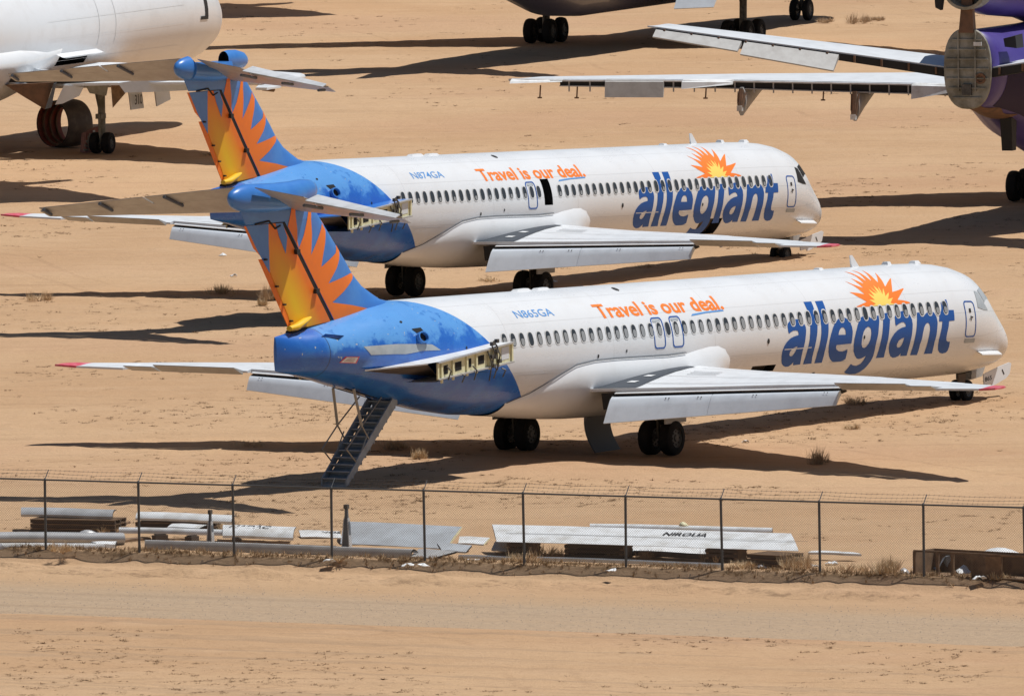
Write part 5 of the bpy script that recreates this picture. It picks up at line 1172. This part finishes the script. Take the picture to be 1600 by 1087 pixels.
# uncountable: grass along the fence foot, and low weeds scattered on the sand
rr = random.Random(5); vs, fs = [], []
for _ in range(2900):
    x = rr.uniform(-19, 17.5); d = rr.choice((rr.gauss(.15, .18), rr.gauss(.1, .22), rr.uniform(-.6, 1.5)))
    if rr.random() > .35+.65*(math.sin(x*1.7)+math.sin(x*.63+2)+2)/4: continue
    p = fpt(x, 0, d); p.z = GZ(p.x, p.y)
    blades(vs, fs, p, 7, .09, rr.uniform(.06, .22), .010, rr, 0, .6)
m_ = MB(); m_.add(vs, fs); o = m_.build('dry_grass', 'matted', fix=False); tag(o, 'dry brown grass matted along the foot of the fence', 'grass', kind='stuff')
vs, fs = [], []
def weeds(n, y0, y1, hw, seed, sc=1.0, dens=.10):
    rr = random.Random(seed); k = 0; tries = 0
    while k < n and tries < n*30:
        tries += 1; y = rr.uniform(y0, y1); x = rr.uniform(-1, 1)*hw*y/400
        d = fence_d(x, y)
        if -14.6 < d < 1.0: continue
        if float(vnoise(np.array([x*.16]), np.array([y*.10]), 31)[0])+rr.uniform(-.25, .1) < dens: continue
        k += 1; c = (x, y, GZ(x, y)-.01); L = rr.uniform(.05, .16)*sc
        m2 = rr.randint(1, 4)
        for _ in range(m2):
            cc = (c[0]+rr.gauss(0, .22), c[1]+rr.gauss(0, .2), c[2]); blades(vs, fs, cc, 10, .11*sc, L, .010, rr, 1, .5)
weeds(620, 366, 392, 13.5, 1, .95, -.16); weeds(1700, 412, 470, 14.5, 2, 1.0, .0); weeds(1500, 470, 600, 16, 3, 1.15, .0); weeds(500, 600, 720, 18, 4, 1.1, .02)
m_ = MB(); m_.add(vs, fs); o = m_.build('low_weeds', 'litter', fix=False); tag(o, 'low dry weeds and litter scattered over the sand', 'weeds', kind='stuff')
# pebbles on the road
vs, fs = [], []; rr = random.Random(9)
for _ in range(2600):
    d = rr.uniform(-14.6, -4); x = rr.uniform(-18, 17); p = fpt(x, 0, d); r = rr.uniform(.008, .024); z = GZ(p.x, p.y)
    i = len(vs); 
    for q in range(5): vs.append((p.x+r*math.cos(q*1.257)*rr.uniform(.7, 1.2), p.y+r*math.sin(q*1.257), z))
    vs.append((p.x, p.y, z+r*.9)); fs += [(i+q, i+(q+1) % 5, i+5) for q in range(5)]
M['pebble'] = mat('grey_pebble', (.20, .17, .14), .9, noise=(2, (.34, .27, .21), .4, .6))
m_ = MB(); m_.add(vs, fs); o = m_.build('pebbles', 'pebble', fix=False); tag(o, 'grey pebbles strewn over the gravel road', 'gravel', kind='stuff')
# ------------------------------------------------------------------ wide-body jets parked beyond
def make_widebody(cfg):
    t = thing('parked_jet', cfg['label'], 'airliner')
    plug = cfg.get('plug', 0.0); sink = cfg.get('sink', 0.0)
    def Q(s, y, z): return (25.4-s, y, z-sink)
    tb = [(-.02, 3.95, 3.85, .05), (.05, 4.3, 3.55, .4), (.3, 4.75, 3.2, .85), (.8, 5.35, 2.85, 1.35), (1.6, 6.1, 2.5, 1.85), (2.8, 6.9, 2.2, 2.35), (4.5, 7.45, 2.02, 2.7), (6.5, 7.6, 1.98, 2.82), (34, 7.6, 1.98, 2.82), (37, 7.6, 2.15, 2.75), (41, 7.55, 3.1, 2.4), (45, 7.4, 4.2, 1.8), (48.3, 7.15, 4.35+cfg.get('cut', 0)*-.0, 1.15)]
    if cfg.get('cut'): tb[-1] = (48.3, 7.66, 4.86, .9); tb[-2] = (45, 7.6, 4.3, 1.6)
    else: tb += [(51, 6.7, 5.6, .6), (53, 6.3, 5.9, .2)]
    T = np.array(tb); T[:, 0] += np.where(T[:, 0] < 10, plug, 0)
    rs = cfg.get('rs', 1.0)
    if rs != 1: T[:, 3] *= rs; T[:, 1:3] = 2.45+(T[:, 1:3]-1.98)*rs
    def sk(s, a, off=0.0):
        tp, bt, w = (float(np.interp(s, T[:, 0], T[:, k])) for k in (1, 2, 3)); zc, hb = (tp+bt)/2, (tp-bt)/2; a = math.radians(a)
        c, sn = math.cos(a), math.sin(a); n = Vector((0, -c/w, sn/hb)).normalized()
        return Q(s, -w*c+n.y*off, zc+hb*sn+n.z*off)
    ss = sorted(set([float(x) for x in T[:, 0]]+[float(x) for x in np.arange(plug+7, 48, 1.5)]))
    ss = [s for s in ss if s <= T[-1, 0]]
    ho = cfg.get('holes', []); ss = sorted(set(ss+[x for h in ho for x in h[:2]])); ta = sorted(set([float(x) for x in range(-180, 180, 6)]+[x for h in ho for x in h[2:4]]))
    def skip(i, j):
        sm = (ss[i]+ss[i+1])/2; tm = (ta[j]+(ta[j+1] if j+1 < len(ta) else 180))/2
        return any(h[0] < sm < h[1] and h[2] < tm < h[3] for h in ho)
    MB().loft([[sk(s, a) for a in ta] for s in ss], skip=skip).build('fuselage', cfg['paint'], t, smooth=4)
    for h in ho:
        o = [sk(h[0], h[2]), sk(h[1], h[2]), sk(h[1], h[3]), sk(h[0], h[3])]; i = [(p[0], p[1]+1.2, p[2]) for p in o]
        MB().add(o+i, [(4, 5, 6, 7), (0, 1, 5, 4), (1, 2, 6, 5), (2, 3, 7, 6), (3, 0, 4, 7)]).build('cargo_hold', 'black', t)
        m_ = MB(); m_.hexa([sk(h[0], h[3], .0), sk(h[1], h[3], .0), sk(h[1], h[3], .30), sk(h[0], h[3], .30)]+[sk(h[0]-.6, h[3]+2, .0), sk(h[1]+.6, h[3]+2, .0), sk(h[1]+.6, h[3]+2, .36), sk(h[0]-.6, h[3]+2, .36)]); m_.build('cargo_door_hinge', 'white', t)
    # wing box and tail
    ws, fl = cfg.get('wing', 'wing'), cfg.get('flapmat', 'flap')
    def foil(side, secs, mm, name, te=.02):
        R = []
        for y, sl_, st, z, th in secs:
            up, lo = [], []
            for k in range(10):
                x = .5*(1-math.cos(math.pi*k/9)); hh = max(naca(x, 1)*th, te*x)
                zz = z-cfg.get('drop', 0)*(1-x)*(st-sl_)/8; up.append(Q(sl_+(st-sl_)*x, side*y, zz+hh)); lo.append(Q(sl_+(st-sl_)*x, side*y, zz-hh))
            R.append(up[::-1]+lo[1:])
        return MB().loft(R).build(name, mm, t, smooth=.6)
    wz = cfg.get('wz', 2.8); dh = cfg.get('dih', .075)
    span = cfg.get('span', 22.4)
    W = [(2.2, 16.8, 28.2, wz, .95), (8, 21.3, 28.9, wz+dh*6, .75), (min(15, span-2), 26.9, 31.4, wz+dh*13, .45), (span-.6, 33.0, 35.4, wz+dh*(span-2.6), .22), (span, 34.2, 35.7, wz+dh*(span-2), .08)]
    for side in (-1, 1):
        w = foil(side, W, ws, 'wing', cfg.get('te', .05))
        if cfg.get('tail', True):
            sz = cfg.get('sz', 6.2); sd = cfg.get('sd', .11)
            sp2 = cfg.get('sspan', 8.2); tk = 7.4/(sp2-.8); st = foil(side, [(.6, 43.3, 48.2, sz, .5), (sp2-.2, 48.6, 50.9, sz+sd*(sp2-.8), .22), (sp2, 49.2, 51.0, sz+sd*(sp2-.6), .06)], ws, 'tailplane', .03)
            if cfg.get('stab_frame'):
                def sp_(y): q = (y-.6)/(sp2-.8); return 48.2+2.7*q, sz+sd*(y-.6)
                for a_, b_, dr in ((4.6, 7.9, .62), (8.0, sp2-.3, .50)):
                    P = []
                    for y in (a_, b_):
                        s0, z0 = sp_(y); k = 1-.4*(y-4)/7
                        P.append([Q(s0+.06, side*y, z0-.06), Q(s0+.75*k, side*y, z0-dr*k), Q(s0+.72*k, side*y, z0-dr*k-.05), Q(s0, side*y, z0-.18)])
                    MB().loft(P).build('elevator', 'under', st)
                P = []
                for y in (.8, sp2-.3): s0, z0 = sp_(y); P.append([Q(s0-.25, side*y, z0-.06), Q(s0+.03, side*y, z0-.02), Q(s0+.03, side*y, z0-.36+.018*y), Q(s0-.25, side*y, z0-.38+.018*y)])
                MB().loft(P).build('rear_spar', 'gap', st)
                for y in np.linspace(1.2, sp2-.6, 11): s0, z0 = sp_(y); MB().box(Q(s0+.07, side*y, z0-.15), (.06, .07, .26)).build('hinge_rib', 'rust', st)
        if cfg.get('bare_te') and side > 0:
            # stripped trailing edge: dark spar cavity, ribs, hanging track fairings, leftover tab
            def te(y):
                k = np.interp(y, [q[0] for q in W], [q[2] for q in W]); z = np.interp(y, [q[0] for q in W], [q[3] for q in W]); return float(k), float(z)
            P = []
            for y in (2.6, 8, 15, 20.3): s_, z_ = te(y); P.append([Q(s_-.5, y, z_+.02), Q(s_+.03, y, z_-.02), Q(s_+.03, y, z_-.46+.012*y), Q(s_-.5, y, z_-.5+.012*y)])
            MB().loft(P).build('flap_cavity', 'gap', w)
            P = []
            for y in (2.6, 8, 15, 20.6): s_, z_ = te(y); P.append([Q(s_-.3, y, z_+.04), Q(s_+.10, y, z_+.015), Q(s_+.10, y, z_-.04), Q(s_-.3, y, z_-.03)])
            MB().loft(P).build('shroud_lip', 'pale', w)
            for y in np.linspace(3, 20, 26):
                s_, z_ = te(y); MB().box(Q(s_+.05, y, z_-.22), (.04, .05, .40)).build('cavity_rib', 'under', w)
            P = []
            for y in (2.6, 8, 15, 20.3): s_, z_ = te(y); P.append([Q(s_-.6, y, z_-.44+.012*y), Q(s_+.10, y, z_-.43+.012*y), Q(s_+.10, y, z_-.47+.012*y), Q(s_-.6, y, z_-.49+.012*y)])
            MB().loft(P).build('lower_lip', 'under', w)
            for a_, b_, dp, mm in ((16.9, 18.8, .62, 'under'), (6.6, 8.3, .55, 'pale'), (14.6, 16.3, .30, 'pale'), (20.2, 21.9, .12, 'pale')):
                P = []
                for y in (a_, b_): s_, z_ = te(y); P.append([Q(s_-.05, y, z_+.06), Q(s_+.16, y, z_-.04), Q(s_+.22, y+(.0), z_-dp*(.4 if (y == a_ and mm == 'pale') else 1)), Q(s_+.16, y, z_-dp*(.4 if (y == a_ and mm == 'pale') else 1))])
                MB().loft(P).build('trailing_edge_panel', mm, w)
            for y, d in ((10.3, 1.25), (14.3, 1.0)):
                s_, z_ = te(y); m_ = MB(); R = []
                for q, r_ in ((0, .05), (.25, .20), (.6, .24), (.95, .22)):
                    c = (s_-2.4+2.7*q, z_-.25-d*.55*q**1.6)
                    R.append([Q(c[0], y+.18*math.cos(a), c[1]+(r_+.35*q)*math.sin(a)) for a in [2*math.pi*k/10 for k in range(10)]])
                m_.loft(R); fo = m_.build('track_fairing', 'under', w, smooth=.8)
                m_ = MB(); m_.bar(Q(s_+.15, y, z_-.3), Q(s_+.35, y, z_-d), .10, 6); m_.bar(Q(s_+.1, y-.14, z_-.4), Q(s_+.38, y-.1, z_-d*.95), .04, 5); m_.bar(Q(s_+.1, y+.14, z_-.4), Q(s_+.36, y+.08, z_-d*.8), .04, 5)
                m_.box(Q(s_+.36, y, z_-d), (.16, .2, .2), 1); build_each(m_, 'track_beam', ['rust', 'pale'], fo)
            for y in (11.5, 15.6, 19.8, 21):
                s_, z_ = te(y); m_ = MB(); m_.bar(Q(s_-.2, y, z_-.2), Q(s_-.1, y, z_-.66), .03, 5); m_.box(Q(s_-.1, y, z_-.66), (.1, .15, .05)); m_.build('hinge_lug', 'rust', w)
        elif cfg.get('flaps'):
            for a_, b_, dp in ((2.8, 4.8, .85),) if side < 0 else ():
                P = []
                for y in (a_, b_):
                    s_ = float(np.interp(y, [q[0] for q in W], [q[2] for q in W])); z_ = float(np.interp(y, [q[0] for q in W], [q[3] for q in W]))
                    P.append([Q(s_-.1, side*y, z_-.1), Q(s_+.6, side*y, z_-.1-dp), Q(s_+.57, side*y, z_-.13-dp), Q(s_-.3, side*y, z_-.3)])
                MB().loft(P).build('flap', fl, w)
    if cfg.get('fin', True):
        MB().loft([[Q(a, -h, z), Q((a+b)/2, -h*1.4, z), Q(b, -.02, z), Q(b, .02, z), Q((a+b)/2, h*1.4, z), Q(a, h, z)] for a, b, h, z in ((39.5, 48, .3, 7), (44.5, 50.2, .2, 12), (48, 52, .1, 16.5))]).build('tail_fin', cfg['paint'], t)
    return t, Q, sk, ss
def place(t, x, y, h): t.location = (x, y, 0); t.rotation_euler = (0, 0, h)
def bogie(t, Q, s, y, ztop, r=.58, tandem=.7, w=.42, half=.46):
    g = MB(); g.bar(Q(s, y, r), Q(s-.25, y*.99, ztop), .17, 10); g.bar(Q(s-tandem, y, r), Q(s+tandem, y, r), .10, 8); g.bar(Q(s, y, 1.5), Q(s-1.5, y*.8, ztop), .08); g.bar(Q(s+.2, y, r+.2), Q(s+.2, y, 1.7), .05)
    o = g.build('main_gear', 'gear', t, smooth=.7)
    for ds in (-tandem, tandem):
        for dy in (-half, half): p = Q(s+ds, y+dy, r); wheel(o, p, r, w, seg=20)
    return o
def nose_leg(t, Q, s, ztop, r=.45):
    g = MB(); g.bar(Q(s, 0, r), Q(s-.2, 0, ztop), .11, 8); g.bar(Q(s, -.3, r), Q(s, .3, r), .06, 6); o = g.build('nose_gear', 'gear', t, smooth=.7)
    for dy in (-.32, .32): wheel(o, Q(s, dy, r), r, .3, seg=18)

# white jet at top left
def main_at(u, v, y, h):
    "jet origin (centreline at the main gear) from the ground spot of one main gear"
    g = at(u, v, 0); return g.x+math.sin(h)*y, g.y-math.cos(h)*y
h = 1.19; mx_, my_ = main_at(160, 240, -4.8, h)
wj, Q, sk, ss = make_widebody(dict(label='white jet with hanging flaps and an open cargo hold at the upper left', paint='white', plug=3.6, rs=.84, holes=[(20.4, 23.4, -38, -25)], flaps=False, fin=False, tail=False, wz=2.85, dih=.03, span=16.3))
place(wj, mx_, my_, h)
def gdoor(pts, par, mm, d=(0, .05, 0), name='gear_door'): return MB().prism(pts, d).build(name, mm, par)
g = MB(); g.bar(Q(25.4, -4.8, .42), Q(25.2, -4.7, 2.7), .15, 10); g.bar(Q(25.4, -5.2, .42), Q(25.4, -4.4, .42), .09, 8); g.bar(Q(25.35, -4.8, 1.3), Q(24.2, -4.0, 2.6), .07); g.bar(Q(25.6, -4.8, .6), Q(25.7, -4.8, 1.6), .05); g.box(Q(25.4, -4.75, 1.5), (.5, .25, .2))
mg = g.build('main_gear', 'bulk', wj, smooth=.7)
for dy in (-.26, .26): wheel(mg, Q(25.4, -4.8+dy, .43), .43, .36, seg=20)
dd = gdoor([Q(25.2, -5.9, 2.6), Q(23.9, -5.9, 2.6), Q(23.9, -6.0, 1.75), Q(25.2, -6.0, 1.75)], mg, 'white')
v, f = fit_text('310', 24.95, 24.2, 1.95, 2.35, off=.01); MB().add([Q(s, -6.06, z) for s, z in v], f).build('door_number', 'ink', dd, fix=False)
gdoor([Q(23.5, -6.3, 2.6), Q(22.1, -6.3, 2.7), Q(22.1, -6.4, 2.0), Q(23.5, -6.4, 1.8)], mg, 'white')
m_ = MB()
for k in range(8): m_.quad([sk(8.75+.02*k, -4+7*k, .02), sk(8.4+.02*k, -4+7*k, .02), sk(8.42+.02*k, 3+7*k, .02), sk(8.77+.02*k, 3+7*k, .02)])
m_.quad([sk(9.3, -7, .02), sk(8.4, -7, .02), sk(8.4, -3.5, .02), sk(9.3, -3.5, .02)])
m_.build('door_gap', 'ink', wj, fix=False)
for s in (18.2, 19.9): 
    m_ = MB()
    for k in range(8): m_.quad([sk(s, -20+6*k, .015), sk(s-.04, -20+6*k, .015), sk(s-.04, -14+6*k, .015), sk(s, -14+6*k, .015)])
    m_.build('door_seam', 'rim', wj, fix=False)
for a_ in (-8, 10, -32):
    m_ = MB(); rows = [[sk(11+k, a_, .012), sk(11+k, a_+.35, .012)] for k in range(15)]
    m_.loft(rows, closed=False, caps=(False, False)); m_.build('lap_seam', 'rim', wj, fix=False)
R = []
for s, bu in ((23.4, .0), (24.2, .10), (25.2, .25), (26.4, .42), (27.8, .58), (29.5, .66), (32, .66), (33.5, .5), (35, .1)): R.append([sk(s, a, bu if a > -88 else bu*.5) for a in range(-90, -16, 6)]+[sk(s, -14-(27-s)*4 if s < 27 else -14, -.03)])
MB().loft(R, closed=False, caps=(False, False)).build('wing_fairing', 'white', wj, smooth=4)
def px_plate(pts, Y, dep, par, name, mm):
    "a solid plate hanging at world distance Y, outline as seen, dep metres deep"
    inv = par.matrix_world.inverted() if par.parent is None else par.parent.matrix_world.inverted()
    P = []
    for u, v in pts:
        d = _fw+CR*((u-800)/F_PX)+CU*((543.5-v)/F_PX); P.append(inv @ (CO+d*(Y/d.y)))
    dv = inv.to_3x3() @ Vector((0, dep, 0))
    return MB().prism(P, dv).build(name, mm, par)
bpy.context.view_layer.update()
px_plate([(0, 119), (60, 115), (130, 116), (176, 117), (176, 128), (120, 131), (60, 131), (4, 128)], 594.6, .5, wj, 'flap_cavity', 'gap')
px_plate([(98, 122), (112, 114), (152, 115), (150, 119)], 594.2, .12, wj, 'spoiler_panel', 'wing')
px_plate([(8, 133), (84, 129), (70, 171), (38, 152)], 594.3, .5, wj, 'track_fairing', 'rust')
px_plate([(84, 131), (88, 130), (80, 168), (70, 171)], 594.0, .3, wj, 'track_beam', 'darkgrey')
px_plate([(100, 133), (131, 136), (124, 150), (98, 162), (86, 164)], 594.4, .4, wj, 'track_fairing', 'wing')
px_plate([(132, 131), (170, 130), (166, 150), (140, 146)], 594.6, .4, wj, 'flap_end', 'bulk')
px_plate([(173, 131), (206, 128), (196, 146), (176, 169)], 594.3, .4, wj, 'track_fairing', 'wood')
px_plate([(184, 130), (205, 127), (221, 118), (290, 117), (300, 141), (236, 144), (195, 145)], 592.6, .35, wj, 'flap', 'flap')
px_plate([(402, 133), (420, 130), (430, 141), (428, 144), (410, 142)], 586.0, .4, wj, 'flap_track_end', 'wood')
px_plate([(0, 118), (30, 106), (100, 112), (60, 116)], 597.0, .2, wj, 'spoiler_panel', 'wing')
# engine cowling lying beside the gear, and the crushed red lump by its wheel
cg = at(108, 231, 0); ct = thing('engine_cowl', 'empty round engine cowl with rusty red inside lying by the white jet gear', 'engine cowl', cg, .80)
R = []
for x, r_ in ((-.9, .92), (-.7, .95), (-.3, .97), (.3, .96), (.45, .93)): R.append([(x, r_*math.cos(a), 1.0+r_*math.sin(a)) for a in [2*math.pi*k/32 for k in range(32)]])
MB().loft(R, caps=(False, False)).build('outer_skin', 'grimy', ct, smooth=1)
R = []
for x, r_ in ((-.9, .90), (-.5, .90), (-.2, .89), (.35, .89), (.45, .92)): R.append([(x, r_*math.cos(a), 1.0+r_*math.sin(a)) for a in [2*math.pi*k/32 for k in range(32)]])
MB().loft(R, caps=(False, False)).build('inner_skin', 'cowl_in', ct, smooth=1)
for x in (-.6, -.25, .1):
    MB().loft([[(x+d, r_*math.cos(a), 1.0+r_*math.sin(a)) for a in [2*math.pi*k/32 for k in range(32)]] for d, r_ in ((-.03, .9), (-.03, .80), (.03, .80), (.03, .9))], caps=(False, False)).build('stiffener_ring', 'rust', ct, smooth=.5)
MB().loft([[(x, r_*math.cos(a), 1.0+r_*math.sin(a)) for a in [2*math.pi*k/32 for k in range(32)]] for x, r_ in ((-.9, .93), (-.93, .915), (-.9, .895))], caps=(False, False)).build('rim', 'ink', ct)
lg = at(139, 238, 0); lt = thing('scrap_box', 'crushed faded red metal box leaning between cowl and white jet wheel', 'scrap metal', lg, .5)
m_ = MB(); m_.hexa([(-.3, -.25, 0), (.28, -.2, 0), (.32, .25, 0), (-.25, .3, .0), (-.22, -.22, .85), (.42, -.22, 1.05), (.38, .2, 1.0), (-.2, .25, .75)]); m_.build('crushed_body', 'pink', lt)
for k in range(5): MB().box((-.28+.04*k, -.3, .12+.14*k), (.22, .08, .05), rot=Matrix.Rotation(.5*k, 3, 'Y')).build('torn_flange', 'bulk', lt)
MB().box((.1, -.27, .55), (.09, .04, .7)).build('corner_post', 'alu', lt)

# purple jet at the right, tail cone and engine removed
h = 1.234; g = at(1612, 313, 0); mx_, my_ = g.x+math.sin(h)*4.8, g.y-math.cos(h)*4.8
pj, Q, sk, ss = make_widebody(dict(label='purple jet with its tail cone cut away and stripped wing edges at the right', paint='purple', cut=True, stab_frame=True, bare_te=True, wz=4.35, dih=.032, fin=False, sz=6.25, sd=.150, span=22.0, sspan=11.3, drop=.32))
place(pj, mx_, my_, h)
bogie(pj, Q, 25.4, 4.8, 3.5); bogie(pj, Q, 25.4, -4.8, 3.5); nose_leg(pj, Q, 6.8, 2.2)
# oval end bulkhead with stiffeners, mounts and remains of the fin structure
bs = 48.34; bz, bh, bw = 6.26, 1.42, .88
el = lambda sc, ds: [Q(bs+ds, bw*sc*math.copysign(abs(math.cos(a))**.8, math.cos(a)), bz+bh*sc*math.copysign(abs(math.sin(a))**.8, math.sin(a))) for a in [2*math.pi*k/36 for k in range(36)]]
bk = MB().loft([el(1.0, 0), el(1.03, .06), el(1.0, .12), el(.96, .13)], caps=(False, True)).build('tail_bulkhead', 'bulk', pj, smooth=.5)
for k in range(7):
    z = bz-1.05+.35*k; w_ = bw*.93*math.sqrt(max(.1, 1-((z-bz)/bh)**2)); MB().box(Q(bs+.16, 0, z), (.08, 2*w_, .05)).build('stiffener', 'bulk', bk)
for y in (-.32, .32): MB().box(Q(bs+.17, y, bz+.3), (.09, .05, 2.2)).build('stiffener', 'bulk', bk)
MB().box(Q(bs+.2, .0, bz-.75), (.16, .35, .4)).build('mount_plate', 'gear', bk)
MB().box(Q(bs+.2, -.42, bz+.9), (.05, .3, .14)).build('mount_plate', 'pale', bk)
m_ = MB(); R = [[Q(bs+d, -.5+r_*math.cos(a), bz-.35+r_*math.sin(a)) for a in [2*math.pi*k/12 for k in range(12)]] for d, r_ in ((.14, .2), (.2, .2), (.2, .13), (.15, .12))]; m_.loft(R, caps=(False, True)); m_.build('drain_ring', 'rust', bk)
m_ = MB(); m_.hexa([Q(bs-.1, -.28, bz+1.3), Q(bs+.25, -.28, bz+1.3), Q(bs+.25, .28, bz+1.3), Q(bs-.1, .28, bz+1.3), Q(bs-.1, -.2, bz+2.5), Q(bs+.1, -.2, bz+2.5), Q(bs+.1, .2, bz+2.5), Q(bs-.1, .2, bz+2.5)]); m_.build('mount_column', 'rust', pj)
m_ = MB(); R = [[Q(bs+d, r_*1.0*math.cos(a), bz+2.85+r_*.9*math.sin(a)) for a in [2*math.pi*k/28 for k in range(28)]] for d, r_ in ((-1.0, .82), (.35, .80), (.38, .68), (-.2, .6))]; m_.loft(R, caps=(False, True)); m_.build('engine_duct', 'bulk', pj, smooth=.6)
m_ = MB(); m_.hexa([Q(bs+.1, 1.0, bz+2.1), Q(bs-.2, 1.0, bz+2.1), Q(bs-.2, 1.2, bz+2.2), Q(bs+.1, 1.2, bz+2.2), Q(bs+.1, .8, bz+3.4), Q(bs-.2, .8, bz+3.4), Q(bs-.2, 1.3, bz+3.4), Q(bs+.1, 1.3, bz+3.4)]); m_.build('torn_rib', 'gap', pj)
MB().loft([[Q(s, w_*math.cos(a), z+hh*math.sin(a)) for a in [2*math.pi*k/20 for k in range(20)]] for s, w_, z, hh in ((48.0, .78, bz+2.85, .72), (46, 1.2, bz+2.9, 1.1), (42, 1.3, bz+2.6, 1.1), (38, 1.1, bz+1.8, 1.0))]).build('engine_trunk', 'purple', pj, smooth=.6)
MB().hexa([Q(47.6, -1.15, bz+.75), Q(46.9, -1.3, bz+.75), Q(46.9, -1.65, bz+.7), Q(47.6, -1.6, bz+.7), Q(47.6, -1.1, bz+1.05), Q(46.9, -1.25, bz+1.1), Q(46.9, -1.6, bz+1.2), Q(47.6, -1.55, bz+1.15)]).build('tail_bracket', 'ink', pj)
for s0, a0, L_ in ((44.5, -80, 1.1),):
    p = sk(s0, a0); MB().hexa([(p[0]-.2, p[1]-.2, p[2]-L_), (p[0]+.25, p[1]-.2, p[2]-L_), (p[0]+.25, p[1]+.2, p[2]-L_), (p[0]-.2, p[1]+.2, p[2]-L_), (p[0]-.35, p[1]-.22, p[2]+.1), (p[0]+.3, p[1]-.22, p[2]+.1), (p[0]+.3, p[1]+.22, p[2]+.1), (p[0]-.35, p[1]+.22, p[2]+.1)]).build('tail_skid', 'ink', pj)
m_ = MB(); rows = [[sk(s, a, .012) for a in np.linspace(-125, -66+5*math.sin(s*3), 8)] for s in np.linspace(44.8, 48.2, 12)]; m_.loft(rows, closed=False, caps=(False, False)); m_.build('stained_belly', 'rust', pj, smooth=4)
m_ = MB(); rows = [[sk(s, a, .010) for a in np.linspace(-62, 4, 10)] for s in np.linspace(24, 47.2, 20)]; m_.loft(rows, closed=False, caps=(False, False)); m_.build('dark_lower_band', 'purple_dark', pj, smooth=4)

# dark jet at top centre, mostly above the frame
h = 1.19; g = at(853, 67, 0); mx_, my_ = g.x+math.sin(h)*4.8, g.y-math.cos(h)*4.8
dj, Q, sk, ss = make_widebody(dict(label='dark indigo jet showing only its belly, gear and hanging flaps at the top', paint='indigo', sink=.30, flaps=True, flapmat='flap', wz=3.0, dih=.05))
place(dj, mx_, my_, h)
for y in (4.8, -4.8): bogie(dj, lambda s, yy, z: (25.4-s, yy, z), 25.4, y, 3.6, .57)
nose_leg(dj, lambda s, yy, z: (25.4-s, yy, z), 5.2, 2.4, .5)

px_plate([(950, -6), (973, -6), (968, 14), (945, 19)], 681.0, .3, dj, 'hanging_door', 'indigo')
px_plate([(1019, -6), (1036, -6), (1031, 10), (1018, 9)], 680.0, .3, dj, 'hanging_door', 'indigo')
px_plate([(1163, -6), (1173, -6), (1172, 12), (1168, 15)], 683.0, .2, dj, 'flap_end', 'flap')

# unseen high tail added to white jet, shaped for the forked shadow at left
ZT = 11.5; sh3 = Vector((.411, .065, 1))*ZT
def tail_outline(d=Vector((0, 0, 0))):
    return [at(u, v, 0)+sh3+d for u, v in ((193, 311), (150, 303), (70, 292), (36, 291), (115, 282), (112, 280), (20, 285), (-60, 279), (-330, 262), (-560, 258), (-560, 266), (-380, 300), (-240, 318), (-100, 321), (0, 317), (130, 315))]
wi = wj.matrix_world.inverted()
MB().prism([wi @ p for p in tail_outline()], (0, 0, .25)).build('tailplane', 'white', wj)
top = wi @ (at(-170, 292, 0)+sh3)
MB().loft([[(top.x+a, top.y+(y-top.y)*k, z) for a, y in ((q0, -h_), (q1, -h_*.3), (q1, h_*.3), (q0, h_))] for z, q0, q1, h_, k in ((6.6, 8.5, .5, .25, 1), (ZT+.12, 2.6, -2.6, .14, .0))]).build('tail_fin', 'white', wj)

# unseen T-tailed transport, added above the view to cast the top left shadow
dl = at(528, 24, 0)-at(193, 311, 0)
tj = thing('parked_jet', 'unseen white T tailed transport added to cast the forked shadow at the top left', 'airliner')
ol = [p+dl for p in tail_outline()]
MB().prism(ol, (0, 0, .25)).build('tailplane', 'white', tj)
fx, fy = ol[8].x, ol[12].y-1
MB().loft([[(fx-9+q*4.5, fy-.3, z), (fx-3+q*3.5, fy-.3, z), (fx-3+q*3.5, fy+.3, z), (fx-9+q*4.5, fy+.3, z)] for q, z in ((0, 4.5), (1, ZT+.1))]).build('tail_fin', 'white', tj)
MB().loft([[(fx-x, fy+r_*math.cos(a), 3.2+dz+r_*math.sin(a)) for a in [2*math.pi*k/24 for k in range(24)]] for x, r_, dz in ((0, .3, 1.2), (4, 1.2, .6), (10, 2, 0), (32, 2, 0), (35, 1.75, -.1), (37, 1.2, -.35), (38.4, .5, -.6), (38.7, .1, -.65))]).build('fuselage', 'white', tj, smooth=1)
for sg in (-1, 1):
    wg = MB().loft([[(fx-x0, fy+sg*y, z-.15), (fx-(x0+x1)/2, fy+sg*y, z-.25*t_), (fx-x1, fy+sg*y, z-.1*t_), (fx-x1, fy+sg*y, z+.1*t_), (fx-(x0+x1)/2, fy+sg*y, z+.35*t_), (fx-x0, fy+sg*y, z)] for y, x0, x1, z, t_ in ((1.5, 14, 21, 4.8, 1.3), (18, 12, 15, 4.4, .6))]).build('wing', 'wing', tj, smooth=.6)
    R = [[(fx-x, fy+sg*6+r_*math.cos(a), 3.4+r_*math.sin(a)) for a in [2*math.pi*k/20 for k in range(20)]] for x, r_ in ((16.5, .5), (18, .85), (21.5, .95), (22, .8), (21.6, .7))]
    MB().loft(R, caps=(True, True)).build('engine', 'wing', wg, smooth=.6)
for x, y in ((17, 2.2), (17, -2.2), (33, 0)):
    lgr = MB().bar((fx-x, fy+y, .5), (fx-x, fy+y, 2.2), .15).build('landing_leg', 'gear', tj); wheel(lgr, (fx-x, fy+y+.25, .5), .5, .3, seg=16); wheel(lgr, (fx-x, fy+y-.25, .5), .5, .3, seg=16)
for k in range(28):
    x = fx-11-.75*k; MB().box((x, fy-1.93, 3.75), (.26, .12, .36)).build('window', 'glass', tj)
